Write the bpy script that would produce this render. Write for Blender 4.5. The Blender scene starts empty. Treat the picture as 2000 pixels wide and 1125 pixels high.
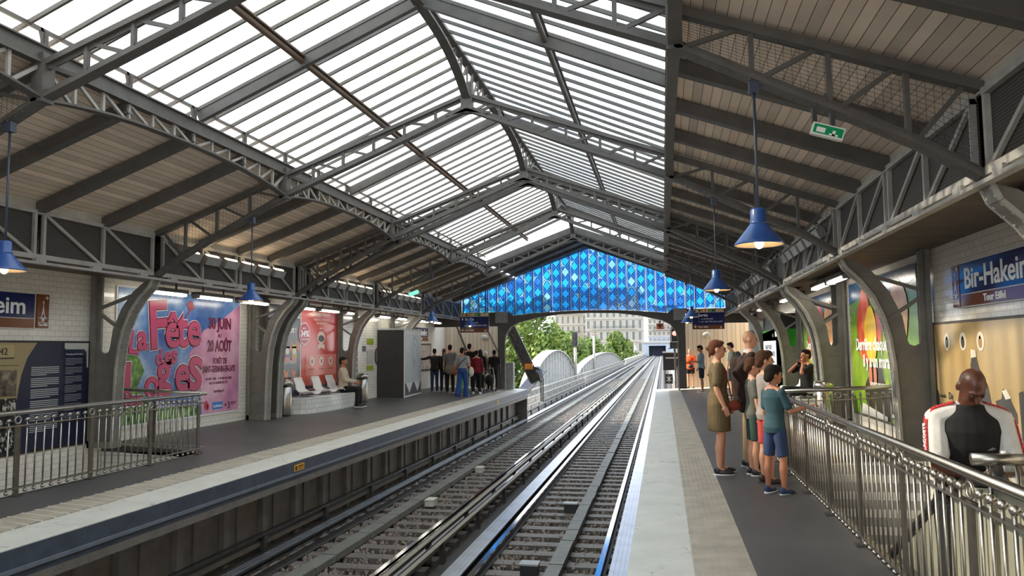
import bpy, bmesh, math, random
from mathutils import Vector, Matrix, Quaternion
random.seed(7)
SC = bpy.context.scene
COL = SC.collection
PI = math.pi

# ------------------------------------------------------------------ camera
cam_d = bpy.data.cameras.new('camera')
cam = bpy.data.objects.new('camera', cam_d)
COL.objects.link(cam)
cam_d.sensor_width = 36.0
cam_d.lens = 27.0
cam_d.clip_start = 0.05
cam_d.clip_end = 2000
cam.matrix_world = Matrix(((0.98132667, 0.02484001, 0.1907379, 0.0),
                           (0.19209825, -0.07599133, -0.97842914, 0.0),
                           (-0.00980976, 0.99679902, -0.07934404, 1.55),
                           (0, 0, 0, 1)))
SC.camera = cam

# ------------------------------------------------------------------ sky, sun, exposure
SC.view_settings.view_transform = 'Standard'
SC.view_settings.look = 'None'
SC.view_settings.exposure = 1.0
SC.view_settings.gamma = 1.0
SC.view_settings.use_curve_mapping = False
world = bpy.data.worlds.new('sky'); SC.world = world
world.use_nodes = True
wn = world.node_tree.nodes; wl = world.node_tree.links
wn.clear()
wo = wn.new('ShaderNodeOutputWorld'); wb = wn.new('ShaderNodeBackground')
wtc = wn.new('ShaderNodeTexCoord'); wsep = wn.new('ShaderNodeSeparateXYZ'); wr = wn.new('ShaderNodeValToRGB')
wl.new(wtc.outputs['Generated'], wsep.inputs[0]); wl.new(wsep.outputs[2], wr.inputs[0])
wr.color_ramp.elements[0].position = 0.0; wr.color_ramp.elements[0].color = (0.95, 0.97, 1.0, 1)
wr.color_ramp.elements[1].position = 0.7; wr.color_ramp.elements[1].color = (0.72, 0.86, 1.0, 1)
wl.new(wr.outputs[0], wb.inputs[0]); wl.new(wb.outputs[0], wo.inputs[0])
wb.inputs[1].default_value = 1.5
sun_d = bpy.data.lights.new('sun', 'SUN'); sun = bpy.data.objects.new('sun', sun_d); COL.objects.link(sun)
sun_d.energy = 5.5; sun_d.color = (1.0, 0.87, 0.68); sun_d.angle = math.radians(1.5)
SUN_DIR = Vector((0.80, -0.03, -0.50)).normalized()          # the way the light travels
sun.rotation_euler = SUN_DIR.to_track_quat('-Z', 'Y').to_euler()
cy = SC.cycles
cy.max_bounces = 10; cy.diffuse_bounces = 5; cy.glossy_bounces = 4; cy.transmission_bounces = 8; cy.transparent_max_bounces = 24
cy.sample_clamp_indirect = 6.0
cy.use_denoising = True

# ------------------------------------------------------------------ materials
class NT:
    def __init__(s, name):
        s.m = bpy.data.materials.new(name); s.m.use_nodes = True
        s.t = s.m.node_tree; s.t.nodes.clear()
        s.out = s.n('ShaderNodeOutputMaterial')
    def n(s, kind, **kw):
        x = s.t.nodes.new(kind)
        for k, v in kw.items(): setattr(x, k, v)
        return x
    def l(s, a, b): s.t.links.new(a, b)
    def math(s, op, a, b=None):
        x = s.n('ShaderNodeMath', operation=op)
        for i, v in enumerate((a, b)):
            if v is None: continue
            if isinstance(v, (int, float)): x.inputs[i].default_value = v
            else: s.l(v, x.inputs[i])
        return x.outputs[0]
    def mix(s, f, a, b):
        x = s.n('ShaderNodeMix', data_type='RGBA')
        if isinstance(f, (int, float)): x.inputs[0].default_value = f
        else: s.l(f, x.inputs[0])
        for i, v in ((6, a), (7, b)):
            if isinstance(v, tuple): x.inputs[i].default_value = (*v[:3], 1)
            else: s.l(v, x.inputs[i])
        return x.outputs[2]
    def coord(s): return s.n('ShaderNodeTexCoord').outputs['Object']
    def xyz(s, v):
        x = s.n('ShaderNodeSeparateXYZ'); s.l(v, x.inputs[0]); return x.outputs
    def noise(s, scale, detail=3.0, v=None, rough=0.55):
        x = s.n('ShaderNodeTexNoise'); x.inputs['Scale'].default_value = scale; x.inputs['Detail'].default_value = detail
        x.inputs['Roughness'].default_value = rough
        s.l(v if v is not None else s.coord(), x.inputs['Vector']); return x.outputs['Fac']
    def ramp(s, f, stops):
        x = s.n('ShaderNodeValToRGB'); s.l(f, x.inputs[0]); e = x.color_ramp.elements
        while len(e) < len(stops): e.new(0.5)
        for i, (p, c) in enumerate(stops):
            e[i].position = p; e[i].color = (*c[:3], 1) if isinstance(c, tuple) else (c, c, c, 1)
        return x.outputs[0]
    def line(s, comp, step, width):          # 1 on thin lines repeated every step
        f = s.math('FRACT', s.math('DIVIDE', comp, step)); return s.math('LESS_THAN', f, width / step)
    def bsdf(s, color, rough=0.5, metal=0.0, bump=None, bstr=0.3, bdist=0.01, spec=None, emit=None, estr=0.0):
        b = s.n('ShaderNodeBsdfPrincipled')
        if isinstance(color, tuple): b.inputs['Base Color'].default_value = (*color[:3], 1)
        else: s.l(color, b.inputs['Base Color'])
        if isinstance(rough, (int, float)): b.inputs['Roughness'].default_value = rough
        else: s.l(rough, b.inputs['Roughness'])
        b.inputs['Metallic'].default_value = metal
        if spec is not None: b.inputs['Specular IOR Level'].default_value = spec
        if emit is not None:
            b.inputs['Emission Color'].default_value = (*emit[:3], 1); b.inputs['Emission Strength'].default_value = estr
        if bump is not None:
            u = s.n('ShaderNodeBump'); u.inputs['Strength'].default_value = bstr; u.inputs['Distance'].default_value = bdist
            s.l(bump, u.inputs['Height']); s.l(u.outputs[0], b.inputs['Normal'])
        s.l(b.outputs[0], s.out.inputs[0])
        return s.m
def plain(name, c, rough=0.5, metal=0.0, var=0.12, scale=6.0, spec=None):
    t = NT(name)
    if var <= 0: return t.bsdf(c, rough, metal, spec=spec)
    n = t.noise(scale, 4)
    lo = tuple(max(0, x * (1 - var)) for x in c); hi = tuple(min(1, x * (1 + var)) for x in c)
    return t.bsdf(t.ramp(n, [(0.3, lo), (0.7, hi)]), rough, metal, spec=spec)
def srgb(r, g, b):
    return tuple(((x / 255.0) / 12.92 if x / 255.0 < .04045 else ((x / 255.0 + .055) / 1.055) ** 2.4) for x in (r, g, b))
def emissive(name, c, s):
    t = NT(name); return t.bsdf((0.8, 0.8, 0.8), 0.5, emit=c, estr=s)
def tile_mat(name, axes, c1, c2, grout, w=0.155, h=0.078, rough=0.18):
    t = NT(name); x = t.xyz(t.coord()); cmb = t.n('ShaderNodeCombineXYZ')
    t.l(x[axes[0]], cmb.inputs[0]); t.l(x[axes[1]], cmb.inputs[1])
    b = t.n('ShaderNodeTexBrick'); t.l(cmb.outputs[0], b.inputs['Vector'])
    b.inputs['Color1'].default_value = (*c1, 1); b.inputs['Color2'].default_value = (*c2, 1); b.inputs['Mortar'].default_value = (*grout, 1)
    b.inputs['Scale'].default_value = 1.0; b.inputs['Brick Width'].default_value = w; b.inputs['Row Height'].default_value = h
    b.inputs['Mortar Size'].default_value = 0.0035; b.inputs['Mortar Smooth'].default_value = 0.15; b.inputs['Bias'].default_value = 0.0
    dirt = t.mix(t.ramp(t.noise(1.3, 5), [(0.42, 0.0), (0.75, 0.35)]), b.outputs['Color'], tuple(0.6 * a for a in c1))
    inv = t.math('SUBTRACT', 1.0, b.outputs['Fac'])
    return t.bsdf(dirt, rough, bump=inv, bstr=0.5, bdist=0.004)
def plank_mat(name, axis, step, c, dark, rough=0.6, var=0.25, gap=0.008):
    t = NT(name); co = t.coord(); x = t.xyz(co)
    idx = t.math('FLOOR', t.math('DIVIDE', x[axis], step))
    wn_ = t.n('ShaderNodeTexWhiteNoise', noise_dimensions='1D'); t.l(idx, wn_.inputs['W'])
    n = t.noise(3.0, 5)
    f = t.math('ADD', t.math('MULTIPLY', wn_.outputs['Value'], 0.5), t.math('MULTIPLY', n, 0.5))
    lo = tuple(a * (1 - var) for a in c); hi = tuple(min(1, a * (1 + var)) for a in c)
    col = t.ramp(f, [(0.2, lo), (0.8, hi)])
    ln = t.line(x[axis], step, gap)
    return t.bsdf(t.mix(ln, col, dark), rough, bump=t.math('SUBTRACT', 1.0, ln), bstr=0.4, bdist=0.006)

M = {}
def iron(name, c, rust=0.25):
    t = NT(name); n = t.noise(5, 6); n2 = t.noise(38, 3)
    base = t.ramp(n, [(0.3, tuple(a * 0.8 for a in c)), (0.7, tuple(a * 1.15 for a in c))])
    col = t.mix(t.math('MULTIPLY', t.ramp(n2, [(0.58, 0.0), (0.8, 1.0)]), rust), base, (0.07, 0.045, 0.03))
    return t.bsdf(col, 0.55, bump=n2, bstr=0.08)
M['iron'] = iron('grey painted iron', (0.108, 0.099, 0.090))
M['iron_light'] = iron('pale grey painted iron', (0.37, 0.35, 0.32), 0.15)
M['column_paint'] = iron('khaki grey column paint', (0.20, 0.187, 0.162), 0.15)
M['rust_pipe'] = iron('brown pipe paint', (0.12, 0.075, 0.05), 0.5)
M['rivet_strip'] = iron('pale riveted flange', (0.40, 0.385, 0.34), 0.2)
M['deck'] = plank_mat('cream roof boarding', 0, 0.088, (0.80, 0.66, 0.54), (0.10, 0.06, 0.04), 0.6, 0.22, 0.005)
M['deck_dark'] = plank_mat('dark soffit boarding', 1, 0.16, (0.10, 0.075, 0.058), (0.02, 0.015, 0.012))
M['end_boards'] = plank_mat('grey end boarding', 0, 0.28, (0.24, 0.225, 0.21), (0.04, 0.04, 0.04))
M['cladding'] = plank_mat('beige timber cladding', 0, 0.155, (0.72, 0.57, 0.41), (0.16, 0.10, 0.06), 0.5, 0.10, 0.010)
M['fascia'] = plain('pale fascia paint', (0.50, 0.47, 0.42), 0.5)
M['tile_wall'] = tile_mat('white bevelled tiles', (1, 2), (0.86, 0.81, 0.73), (0.79, 0.75, 0.68), (0.52, 0.48, 0.42))
M['tile_bench'] = tile_mat('white bench tiles', (1, 2), (0.80, 0.79, 0.74), (0.72, 0.71, 0.68), (0.30, 0.29, 0.27), 0.2, 0.11)
def asphalt(name, c, rough):
    t = NT(name); n = t.noise(160, 2); n2 = t.noise(0.9, 5); n3 = t.noise(7, 4)
    b = t.ramp(n2, [(0.3, tuple(a * 0.78 for a in c)), (0.72, tuple(a * 1.25 for a in c))])
    b = t.mix(t.ramp(n3, [(0.60, 0.0), (0.72, 0.35)]), b, tuple(min(1, a * 1.6) for a in c))
    return t.bsdf(b, rough, bump=n, bstr=0.25, bdist=0.003)
M['asphalt'] = asphalt('dark platform asphalt', (0.080, 0.076, 0.076), 0.45)
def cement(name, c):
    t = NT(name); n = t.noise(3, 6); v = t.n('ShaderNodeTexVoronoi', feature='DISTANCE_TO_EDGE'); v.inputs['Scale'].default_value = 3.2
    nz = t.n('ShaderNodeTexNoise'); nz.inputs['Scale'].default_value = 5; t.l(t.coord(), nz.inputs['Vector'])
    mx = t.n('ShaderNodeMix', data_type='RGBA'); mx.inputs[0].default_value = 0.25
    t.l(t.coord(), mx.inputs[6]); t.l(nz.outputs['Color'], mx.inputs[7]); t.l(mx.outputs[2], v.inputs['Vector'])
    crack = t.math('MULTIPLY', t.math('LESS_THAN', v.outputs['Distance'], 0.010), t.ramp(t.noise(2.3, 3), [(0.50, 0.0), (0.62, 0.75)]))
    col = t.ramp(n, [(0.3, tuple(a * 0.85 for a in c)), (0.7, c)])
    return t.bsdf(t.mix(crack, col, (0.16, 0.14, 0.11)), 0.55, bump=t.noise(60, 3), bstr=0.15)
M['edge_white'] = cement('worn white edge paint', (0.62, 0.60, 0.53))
M['edge_face'] = plain('slate blue edge paint', (0.052, 0.063, 0.086), 0.45, var=0.25)
M['edge_line'] = plain('pale blue grey edge lip', (0.14, 0.155, 0.185), 0.4)
M['tactile'] = plain('beige tactile paving', (0.40, 0.345, 0.265), 0.6, var=0.2, scale=4)
M['pit_wall'] = iron('stained pit wall', (0.16, 0.14, 0.118), 0.7)
M['ballast_bed'] = iron('dark ballast bed', (0.05, 0.042, 0.036), 0.6)
def stones():
    t = NT('brown ballast stones'); o = t.n('ShaderNodeObjectInfo'); n = t.noise(14, 2)
    return t.bsdf(t.ramp(n, [(0.25, (0.10, 0.075, 0.062)), (0.5, (0.21, 0.165, 0.135)), (0.75, (0.32, 0.265, 0.22))]), 0.85)
M['stone'] = stones()
M['sleeper'] = iron('weathered sleeper timber', (0.13, 0.108, 0.09), 0.5)
M['board'] = iron('grey cable duct boards', (0.15, 0.145, 0.125), 0.3)
M['rail_steel'] = plain('polished rail steel', (0.66, 0.67, 0.69), 0.10, 1.0, 0.1, 20)
M['pad_steel'] = plain('worn running pad steel', (0.50, 0.52, 0.56), 0.34, 1.0, 0.15, 3)
M['guide'] = plain('guide bar paint', (0.20, 0.175, 0.135), 0.5)
M['guide_dark'] = plain('dark guide bar steel', (0.05, 0.047, 0.045), 0.45)
M['insul'] = plain('pale insulator cover', (0.55, 0.52, 0.45), 0.6)
M['stainless'] = plain('brushed stainless steel', (0.43, 0.40, 0.355), 0.28, 1.0, 0.08, 30)
M['stainless_dark'] = plain('aged steel post', (0.20, 0.18, 0.155), 0.4, 1.0, 0.15, 12)
M['lamp_blue'] = plain('blue enamel', srgb(40, 74, 132), 0.28, var=0.06)
M['lamp_rod'] = plain('dark blue grey rod', (0.05, 0.065, 0.10), 0.4)
M['lamp_in'] = plain('cream enamel inside', (0.80, 0.62, 0.42), 0.4, var=0.03)
M['bulb'] = emissive('warm bulb', (1.0, 0.74, 0.42), 13.0)
M['tube'] = emissive('fluorescent tube', (1.0, 0.94, 0.80), 9.0)
M['uplight'] = emissive('floodlight glow', (1.0, 0.80, 0.52), 5.0)
M['black'] = plain('black plastic', (0.018, 0.018, 0.02), 0.4)
M['dark_panel'] = plain('charcoal side panel', (0.028, 0.026, 0.026), 0.35)
M['white'] = plain('white paint', (0.80, 0.79, 0.76), 0.4, var=0.04)
M['grey'] = plain('mid grey metal', (0.30, 0.30, 0.29), 0.4)
M['cabinet'] = plain('pale grey cabinet', (0.62, 0.66, 0.67), 0.3, var=0.05)
M['navy'] = plain('navy enamel', srgb(16, 30, 88), 0.12, var=0.05)
M['brown_sign'] = plain('brown enamel', srgb(118, 62, 30), 0.14, var=0.05)
M['white_letter'] = plain('white enamel lettering', (0.88, 0.88, 0.86), 0.3, var=0)
def flat(name, rgb, rough=0.28): 
    if name not in M: M[name] = plain(name, srgb(*rgb), rough, var=0.05)
    return M[name]
def glass_roof():
    t = NT('ribbed translucent roof panes'); x = t.xyz(t.coord())
    rib = t.ramp(t.math('FRACT', t.math('DIVIDE', x[0], 0.042)), [(0.0, 0.72), (0.5, 1.0)])
    n = t.ramp(t.noise(0.55, 3), [(0.3, (0.80, 0.86, 0.90)), (0.7, (0.95, 0.93, 0.86))])
    mul = t.n('ShaderNodeMix', data_type='RGBA', blend_type='MULTIPLY'); mul.inputs[0].default_value = 1
    t.l(n, mul.inputs[6]); t.l(rib, mul.inputs[7])
    tr = t.n('ShaderNodeBsdfTransparent'); tl = t.n('ShaderNodeBsdfTranslucent'); mx = t.n('ShaderNodeMixShader')
    t.l(mul.outputs[2], tr.inputs[0]); t.l(mul.outputs[2], tl.inputs[0]); mx.inputs[0].default_value = 0.40
    t.l(tr.outputs[0], mx.inputs[1]); t.l(tl.outputs[0], mx.inputs[2])
    gl = t.n('ShaderNodeBsdfGlossy'); gl.inputs['Roughness'].default_value = 0.15; m2 = t.n('ShaderNodeMixShader'); m2.inputs[0].default_value = 0.05
    t.l(mx.outputs[0], m2.inputs[1]); t.l(gl.outputs[0], m2.inputs[2]); t.l(m2.outputs[0], t.out.inputs[0])
    return t.m
M['roof_glass'] = glass_roof()
def coloured_glass(name, c, clear=0.45):
    t = NT(name); tr = t.n('ShaderNodeBsdfTransparent'); tl = t.n('ShaderNodeBsdfTranslucent'); mx = t.n('ShaderNodeMixShader')
    n = t.ramp(t.noise(2.2, 3), [(0.3, tuple(a * 0.8 for a in c)), (0.7, tuple(min(1, a * 1.15) for a in c))])
    t.l(n, tr.inputs[0]); t.l(n, tl.inputs[0]); mx.inputs[0].default_value = 1 - clear
    t.l(tr.outputs[0], mx.inputs[1]); t.l(tl.outputs[0], mx.inputs[2])
    gl = t.n('ShaderNodeBsdfGlossy'); gl.inputs['Roughness'].default_value = 0.08; m2 = t.n('ShaderNodeMixShader'); m2.inputs[0].default_value = 0.06
    t.l(mx.outputs[0], m2.inputs[1]); t.l(gl.outputs[0], m2.inputs[2]); t.l(m2.outputs[0], t.out.inputs[0])
    return t.m
M['glass_blue'] = coloured_glass('cobalt stained glass', (0.025, 0.15, 0.50))
M['glass_sky'] = coloured_glass('bright blue stained glass', (0.02, 0.33, 0.86), 0.6)
M['glass_pale'] = coloured_glass('pale blue stained glass', (0.18, 0.42, 0.66), 0.6)
M['lead'] = plain('dark lead came', (0.03, 0.03, 0.035), 0.5)
def perforated():
    t = NT('perforated dark sheet'); x = t.xyz(t.coord())
    a = t.line(t.math('ADD', x[1], t.math('MULTIPLY', x[2], 0.5)), 0.028, 0.009); b = t.line(x[2], 0.024, 0.010)
    f = t.math('MAXIMUM', t.math('MULTIPLY', a, 0.0), b)
    return t.bsdf(t.mix(f, (0.018, 0.015, 0.013), (0.075, 0.062, 0.052)), 0.6)
M['mesh_sheet'] = perforated()
M['wire'] = plain('net wire', (0.05, 0.042, 0.035), 0.6, var=0)
# people
M['skin'] = plain('light skin', srgb(205, 150, 120), 0.5, var=0.06)
M['skin_tan'] = plain('tanned skin', srgb(176, 116, 86), 0.5, var=0.06)
M['skin_dark'] = plain('dark brown skin', srgb(92, 54, 40), 0.38, var=0.08)
M['hair_dark'] = plain('dark hair', (0.018, 0.013, 0.011), 0.85, spec=0.15, var=0.4, scale=60)
M['hair_brown'] = plain('brown hair', (0.075, 0.036, 0.020), 0.85, spec=0.15, var=0.4, scale=60)
M['hair_auburn'] = plain('auburn hair', (0.13, 0.05, 0.028), 0.85, spec=0.15, var=0.4, scale=60)
M['hair_grey'] = plain('grey hair', (0.42, 0.38, 0.34), 0.85, spec=0.15, var=0.3, scale=60)
def cloth(name, rgb, var=0.14):
    if name not in M:
        t = NT(name); c = srgb(*rgb); n = t.noise(9, 4); f = t.noise(220, 2)
        M[name] = t.bsdf(t.ramp(n, [(0.3, tuple(a * (1 - var) for a in c)), (0.7, tuple(min(1, a * (1 + var)) for a in c))]), 0.85, bump=t.math('ADD', f, t.math('MULTIPLY', n, 3.0)), bstr=0.25, bdist=0.006)
    return M[name]

# ------------------------------------------------------------------ mesh helpers
class MB:
    """collects shapes in world coordinates and links them as ONE mesh object"""
    def __init__(s): s.b = bmesh.new()
    def face(s, pts):
        return s.b.faces.new([s.b.verts.new(p) for p in pts])
    def box(s, c, size, mat=None):
        x, y, z = (a / 2 for a in size); m = mat
        vs = []
        for dz in (-z, z):
            for dx, dy in ((-x, -y), (x, -y), (x, y), (-x, y)):
                v = Vector((dx, dy, dz))
                if m is not None: v = m @ v
                vs.append(s.b.verts.new(Vector(c) + v))
        for f in ((3, 2, 1, 0), (4, 5, 6, 7), (0, 1, 5, 4), (1, 2, 6, 5), (2, 3, 7, 6), (3, 0, 4, 7)):
            s.b.faces.new([vs[i] for i in f])
        return s
    def box2(s, a, b):
        return s.box([(p + q) / 2 for p, q in zip(a, b)], [abs(q - p) for p, q in zip(a, b)])
    def beam(s, p, q, w, h, up=(0, 0, 1), off=0.0):
        p, q = Vector(p), Vector(q); d = q - p; L = d.length
        if L < 1e-6: return s
        d.normalize(); u = Vector(up); sd = d.cross(u)
        if sd.length < 1e-4: sd = d.cross(Vector((0, 1, 0)))
        sd.normalize(); u = sd.cross(d).normalized()
        m = Matrix((sd, d, u)).transposed()
        return s.box((p + q) / 2 + u * off, (w, L, h), m)
    def angle(s, p, q, w, t, up=(0, 0, 1), side=1):   # L-section bar
        s.beam(p, q, w, t, up); 
        p, q = Vector(p), Vector(q); d = (q - p).normalized(); sd = d.cross(Vector(up)).normalized()
        o = sd * (w / 2 - t / 2) * side; u = sd.cross(d).normalized()
        return s.beam(p + o - u * w / 2, q + o - u * w / 2, t, w, up)
    def rings(s, rings, cap=True):
        vr = [[s.b.verts.new(p) for p in r] for r in rings]
        n = len(vr[0])
        for a, b in zip(vr, vr[1:]):
            for i in range(n):
                s.b.faces.new((a[i], a[(i + 1) % n], b[(i + 1) % n], b[i]))
        if cap:
            s.b.faces.new(vr[0][::-1]); s.b.faces.new(vr[-1])
        return s
    def tube(s, pts, r, seg=8, cap=True, closed=False):
        pts = [Vector(p) for p in pts]; n = len(pts)
        rr = r if isinstance(r, (list, tuple)) else [r] * n
        ref = None; out = []
        for i, p in enumerate(pts):
            if closed: t = (pts[(i + 1) % n] - pts[i - 1])
            else: t = pts[min(i + 1, n - 1)] - pts[max(i - 1, 0)]
            t.normalize()
            if ref is None:
                ref = t.cross(Vector((0, 0, 1)))
                if ref.length < 1e-3: ref = t.cross(Vector((0, 1, 0)))
            ref = (ref - t * ref.dot(t)); ref.normalize(); bn = t.cross(ref)
            out.append([p + (ref * math.cos(2 * PI * k / seg) + bn * math.sin(2 * PI * k / seg)) * rr[i] for k in range(seg)])
        if closed: out.append(out[0]); return s.rings_closed(out[:-1])
        return s.rings(out, cap)
    def rings_closed(s, rings):
        vr = [[s.b.verts.new(p) for p in r] for r in rings]; n = len(vr[0])
        for j in range(len(vr)):
            a, b = vr[j], vr[(j + 1) % len(vr)]
            for i in range(n): s.b.faces.new((a[i], a[(i + 1) % n], b[(i + 1) % n], b[i]))
        return s
    def torus(s, c, R, r, normal, seg=20, rs=8):
        n = Vector(normal).normalized(); a = n.orthogonal().normalized(); b = n.cross(a)
        return s.tube([Vector(c) + (a * math.cos(2 * PI * i / seg) + b * math.sin(2 * PI * i / seg)) * R for i in range(seg)], r, rs, closed=True)
    def sphere(s, c, r, seg=10, rg=7, mat=None):
        c = Vector(c); r = r if isinstance(r, (tuple, list, Vector)) else (r, r, r)
        def P(a, b):
            v = Vector((r[0] * math.sin(a) * math.cos(b), r[1] * math.sin(a) * math.sin(b), r[2] * math.cos(a)))
            return c + (mat @ v if mat is not None else v)
        top = s.b.verts.new(P(0, 0)); bot = s.b.verts.new(P(PI, 0))
        rows = [[s.b.verts.new(P(PI * i / rg, 2 * PI * j / seg)) for j in range(seg)] for i in range(1, rg)]
        for j in range(seg):
            k = (j + 1) % seg
            s.b.faces.new((top, rows[0][j], rows[0][k])); s.b.faces.new((bot, rows[-1][k], rows[-1][j]))
            for a, b in zip(rows, rows[1:]): s.b.faces.new((a[j], b[j], b[k], a[k]))
        return s
    def lathe(s, c, prof, seg=20, cap=True):
        c = Vector(c); rows = []
        for r, z in prof:
            rows.append([c + Vector((r * math.cos(2 * PI * k / seg), r * math.sin(2 * PI * k / seg), z)) for k in range(seg)])
        return s.rings(rows, cap)
    def prism(s, poly, o, r, u, depth):      # polygon in plane (o; r, u) pushed along -r x u by depth
        o, r, u = Vector(o), Vector(r), Vector(u); n = r.cross(u)
        a = [s.b.verts.new(o + r * x + u * y) for x, y in poly]; b = [s.b.verts.new(o + r * x + u * y - n * depth) for x, y in poly]
        k = len(poly)
        try:
            s.b.faces.new(a); s.b.faces.new(b[::-1])
        except ValueError: pass
        for i in range(k): s.b.faces.new((a[(i + 1) % k], a[i], b[i], b[(i + 1) % k]))
        return s
    def cone(s, p, q, r1, r2, seg=10):       # round-ended tapered limb
        s.tube([p, q], [r1, r2], seg); s.sphere(p, r1, seg, 6); s.sphere(q, r2, seg, 6); return s
    def build(s, name, mat, parent=None, smooth=False, keep=False):
        me = bpy.data.meshes.new(name)
        s.b.normal_update()
        bmesh.ops.recalc_face_normals(s.b, faces=s.b.faces)
        o = bpy.data.objects.new(name, me)
        loc = Vector((0, 0, 0))
        if parent is not None:
            o.parent = parent; q = parent
            while q is not None: loc += Vector(q.location); q = q.parent
        if loc.length > 0: bmesh.ops.translate(s.b, vec=-loc, verts=s.b.verts)
        s.b.to_mesh(me)
        if not keep: s.b.free()
        me.materials.append(mat if not isinstance(mat, str) else M[mat])
        if smooth:
            for p in me.polygons: p.use_smooth = True
        COL.objects.link(o)
        return o
def each(name, mat, parent, boxes):      # one object per box
    for a, b in boxes: MB().box2(a, b).build(name, mat, parent)
def tag(o, label, cat, group=None, kind=None):
    if label: o['label'] = label
    if cat: o['category'] = cat
    if group: o['group'] = group
    if kind: o['kind'] = kind
    return o
def thing(name, label, cat, loc=(0, 0, 0), group=None, kind=None):
    o = bpy.data.objects.new(name, None); COL.objects.link(o); o.location = loc; o.empty_display_size = 0.1
    return tag(o, label, cat, group, kind)
def struct(o, label=None, cat=None):
    o['kind'] = 'structure'
    if label: o['label'] = label
    if cat: o['category'] = cat
    return o
def copy_tree(o, loc, label, group=None, parent=None, mats=None):
    c = o.copy(); COL.objects.link(c)
    if parent is None:
        c.location = loc; c['label'] = label
        if group: c['group'] = group
    else: c.parent = parent
    for ch in list(o.children): copy_tree(ch, None, None, None, c)
    return c
_fc = {}
def text_geo(body, size, bold=0.0, sx=1.0, align='LEFT', depth=0.004, shear=0.0):
    k = (body, size, bold, sx, align, depth, shear)
    if k not in _fc:
        cu = bpy.data.curves.new('txt', 'FONT'); cu.body = body; cu.size = size; cu.offset = bold; cu.extrude = depth / 2; cu.align_x = align; cu.shear = shear
        cu.resolution_u = 4
        ob = bpy.data.objects.new('txt', cu); COL.objects.link(ob); bpy.context.view_layer.update()
        me = ob.to_mesh(); vs = [v.co.copy() for v in me.vertices]; fs = [tuple(p.vertices) for p in me.polygons]
        ob.to_mesh_clear(); bpy.data.objects.remove(ob); bpy.data.curves.remove(cu)
        _fc[k] = ([Vector((v.x * sx, v.y, v.z)) for v in vs], fs)
    return _fc[k]
class Face:
    """a flat sheet standing in the scene: u to the right, v up, seen from its front"""
    def __init__(s, o, r, u=(0, 0, 1)):
        s.o, s.r, s.u = Vector(o), Vector(r).normalized(), Vector(u).normalized(); s.n = s.r.cross(s.u)
    def p(s, x, y, d=0.0): return s.o + s.r * x + s.u * y + s.n * d
    def rect(s, mb, x0, y0, x1, y1, d0, d1):
        mb.prism([(x0, y0), (x1, y0), (x1, y1), (x0, y1)], s.o + s.n * d1, s.r, s.u, d1 - d0); return mb
    def poly(s, mb, pts, d0, d1): mb.prism(pts, s.o + s.n * d1, s.r, s.u, d1 - d0); return mb
    def ell(s, mb, x, y, a, b, d0, d1, seg=24): return s.poly(mb, [(x + a * math.cos(2 * PI * i / seg), y + b * math.sin(2 * PI * i / seg)) for i in range(seg)], d0, d1)
    def text(s, mb, body, x, y, size, d=0.006, bold=0.0, width=None, align='LEFT', rot=0.0, shear=0.0):
        sx = 1.0
        if width:
            vs, _ = text_geo(body, size, bold, 1.0, 'LEFT', 0.004, shear); w = max(v.x for v in vs) - min(v.x for v in vs); sx = width / w
        vs, fs = text_geo(body, size, bold, sx, align, 0.004, shear)
        c, sn = math.cos(rot), math.sin(rot)
        nv = [mb.b.verts.new(s.p(x + v.x * c - v.y * sn, y + v.x * sn + v.y * c, d + v.z)) for v in vs]
        for f in fs:
            try: mb.b.faces.new([nv[i] for i in f])
            except ValueError: pass
        return mb
XC = -2.6
# ------------------------------------------------------------------ structure: platforms, walls, track pit
Y0, YE, YG = -4.0, 29.4, 28.0   # back wall, platform ends, gable
EL, ER = -5.15, -0.28            # platform edges
WL, WR = -8.45, 3.25             # tiled walls
HL = (-8.44, -6.72, 1.0, 10.45)  # stairwell openings x0 x1 y0 y1
HR = (1.47, 3.24, 3.3, 10.80)
def fz(x): return 0.05 * (x - ER) if x > -2.6 else 0.05 * (EL - x)
def slab(mb, x0, x1, y0, y1, t=0.10):
    a, b = fz(x0), fz(x1)
    v = [(x0, y0, a), (x1, y0, b), (x1, y1, b), (x0, y1, a)]
    lo = [(p[0], p[1], p[2] - t) for p in v]
    V = [mb.b.verts.new(p) for p in v + lo]
    for f in ((0, 1, 2, 3), (7, 6, 5, 4), (0, 4, 5, 1), (1, 5, 6, 2), (2, 6, 7, 3), (3, 7, 4, 0)): mb.b.faces.new([V[i] for i in f])
mb = MB()
for x0, x1, y0, y1 in ((0.575, HR[0], Y0, YE), (HR[0], WR, Y0, HR[2]), (HR[0], WR, HR[3], YE),
                       (HL[1], -6.0, Y0, YE), (WL, HL[1], Y0, HL[2]), (WL, HL[1], HL[3], YE)): slab(mb, x0, x1, y0, y1)
struct(mb.build('floor', 'asphalt'), 'dark grey asphalt platform surface on both sides of the tracks', 'platform floor')
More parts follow.
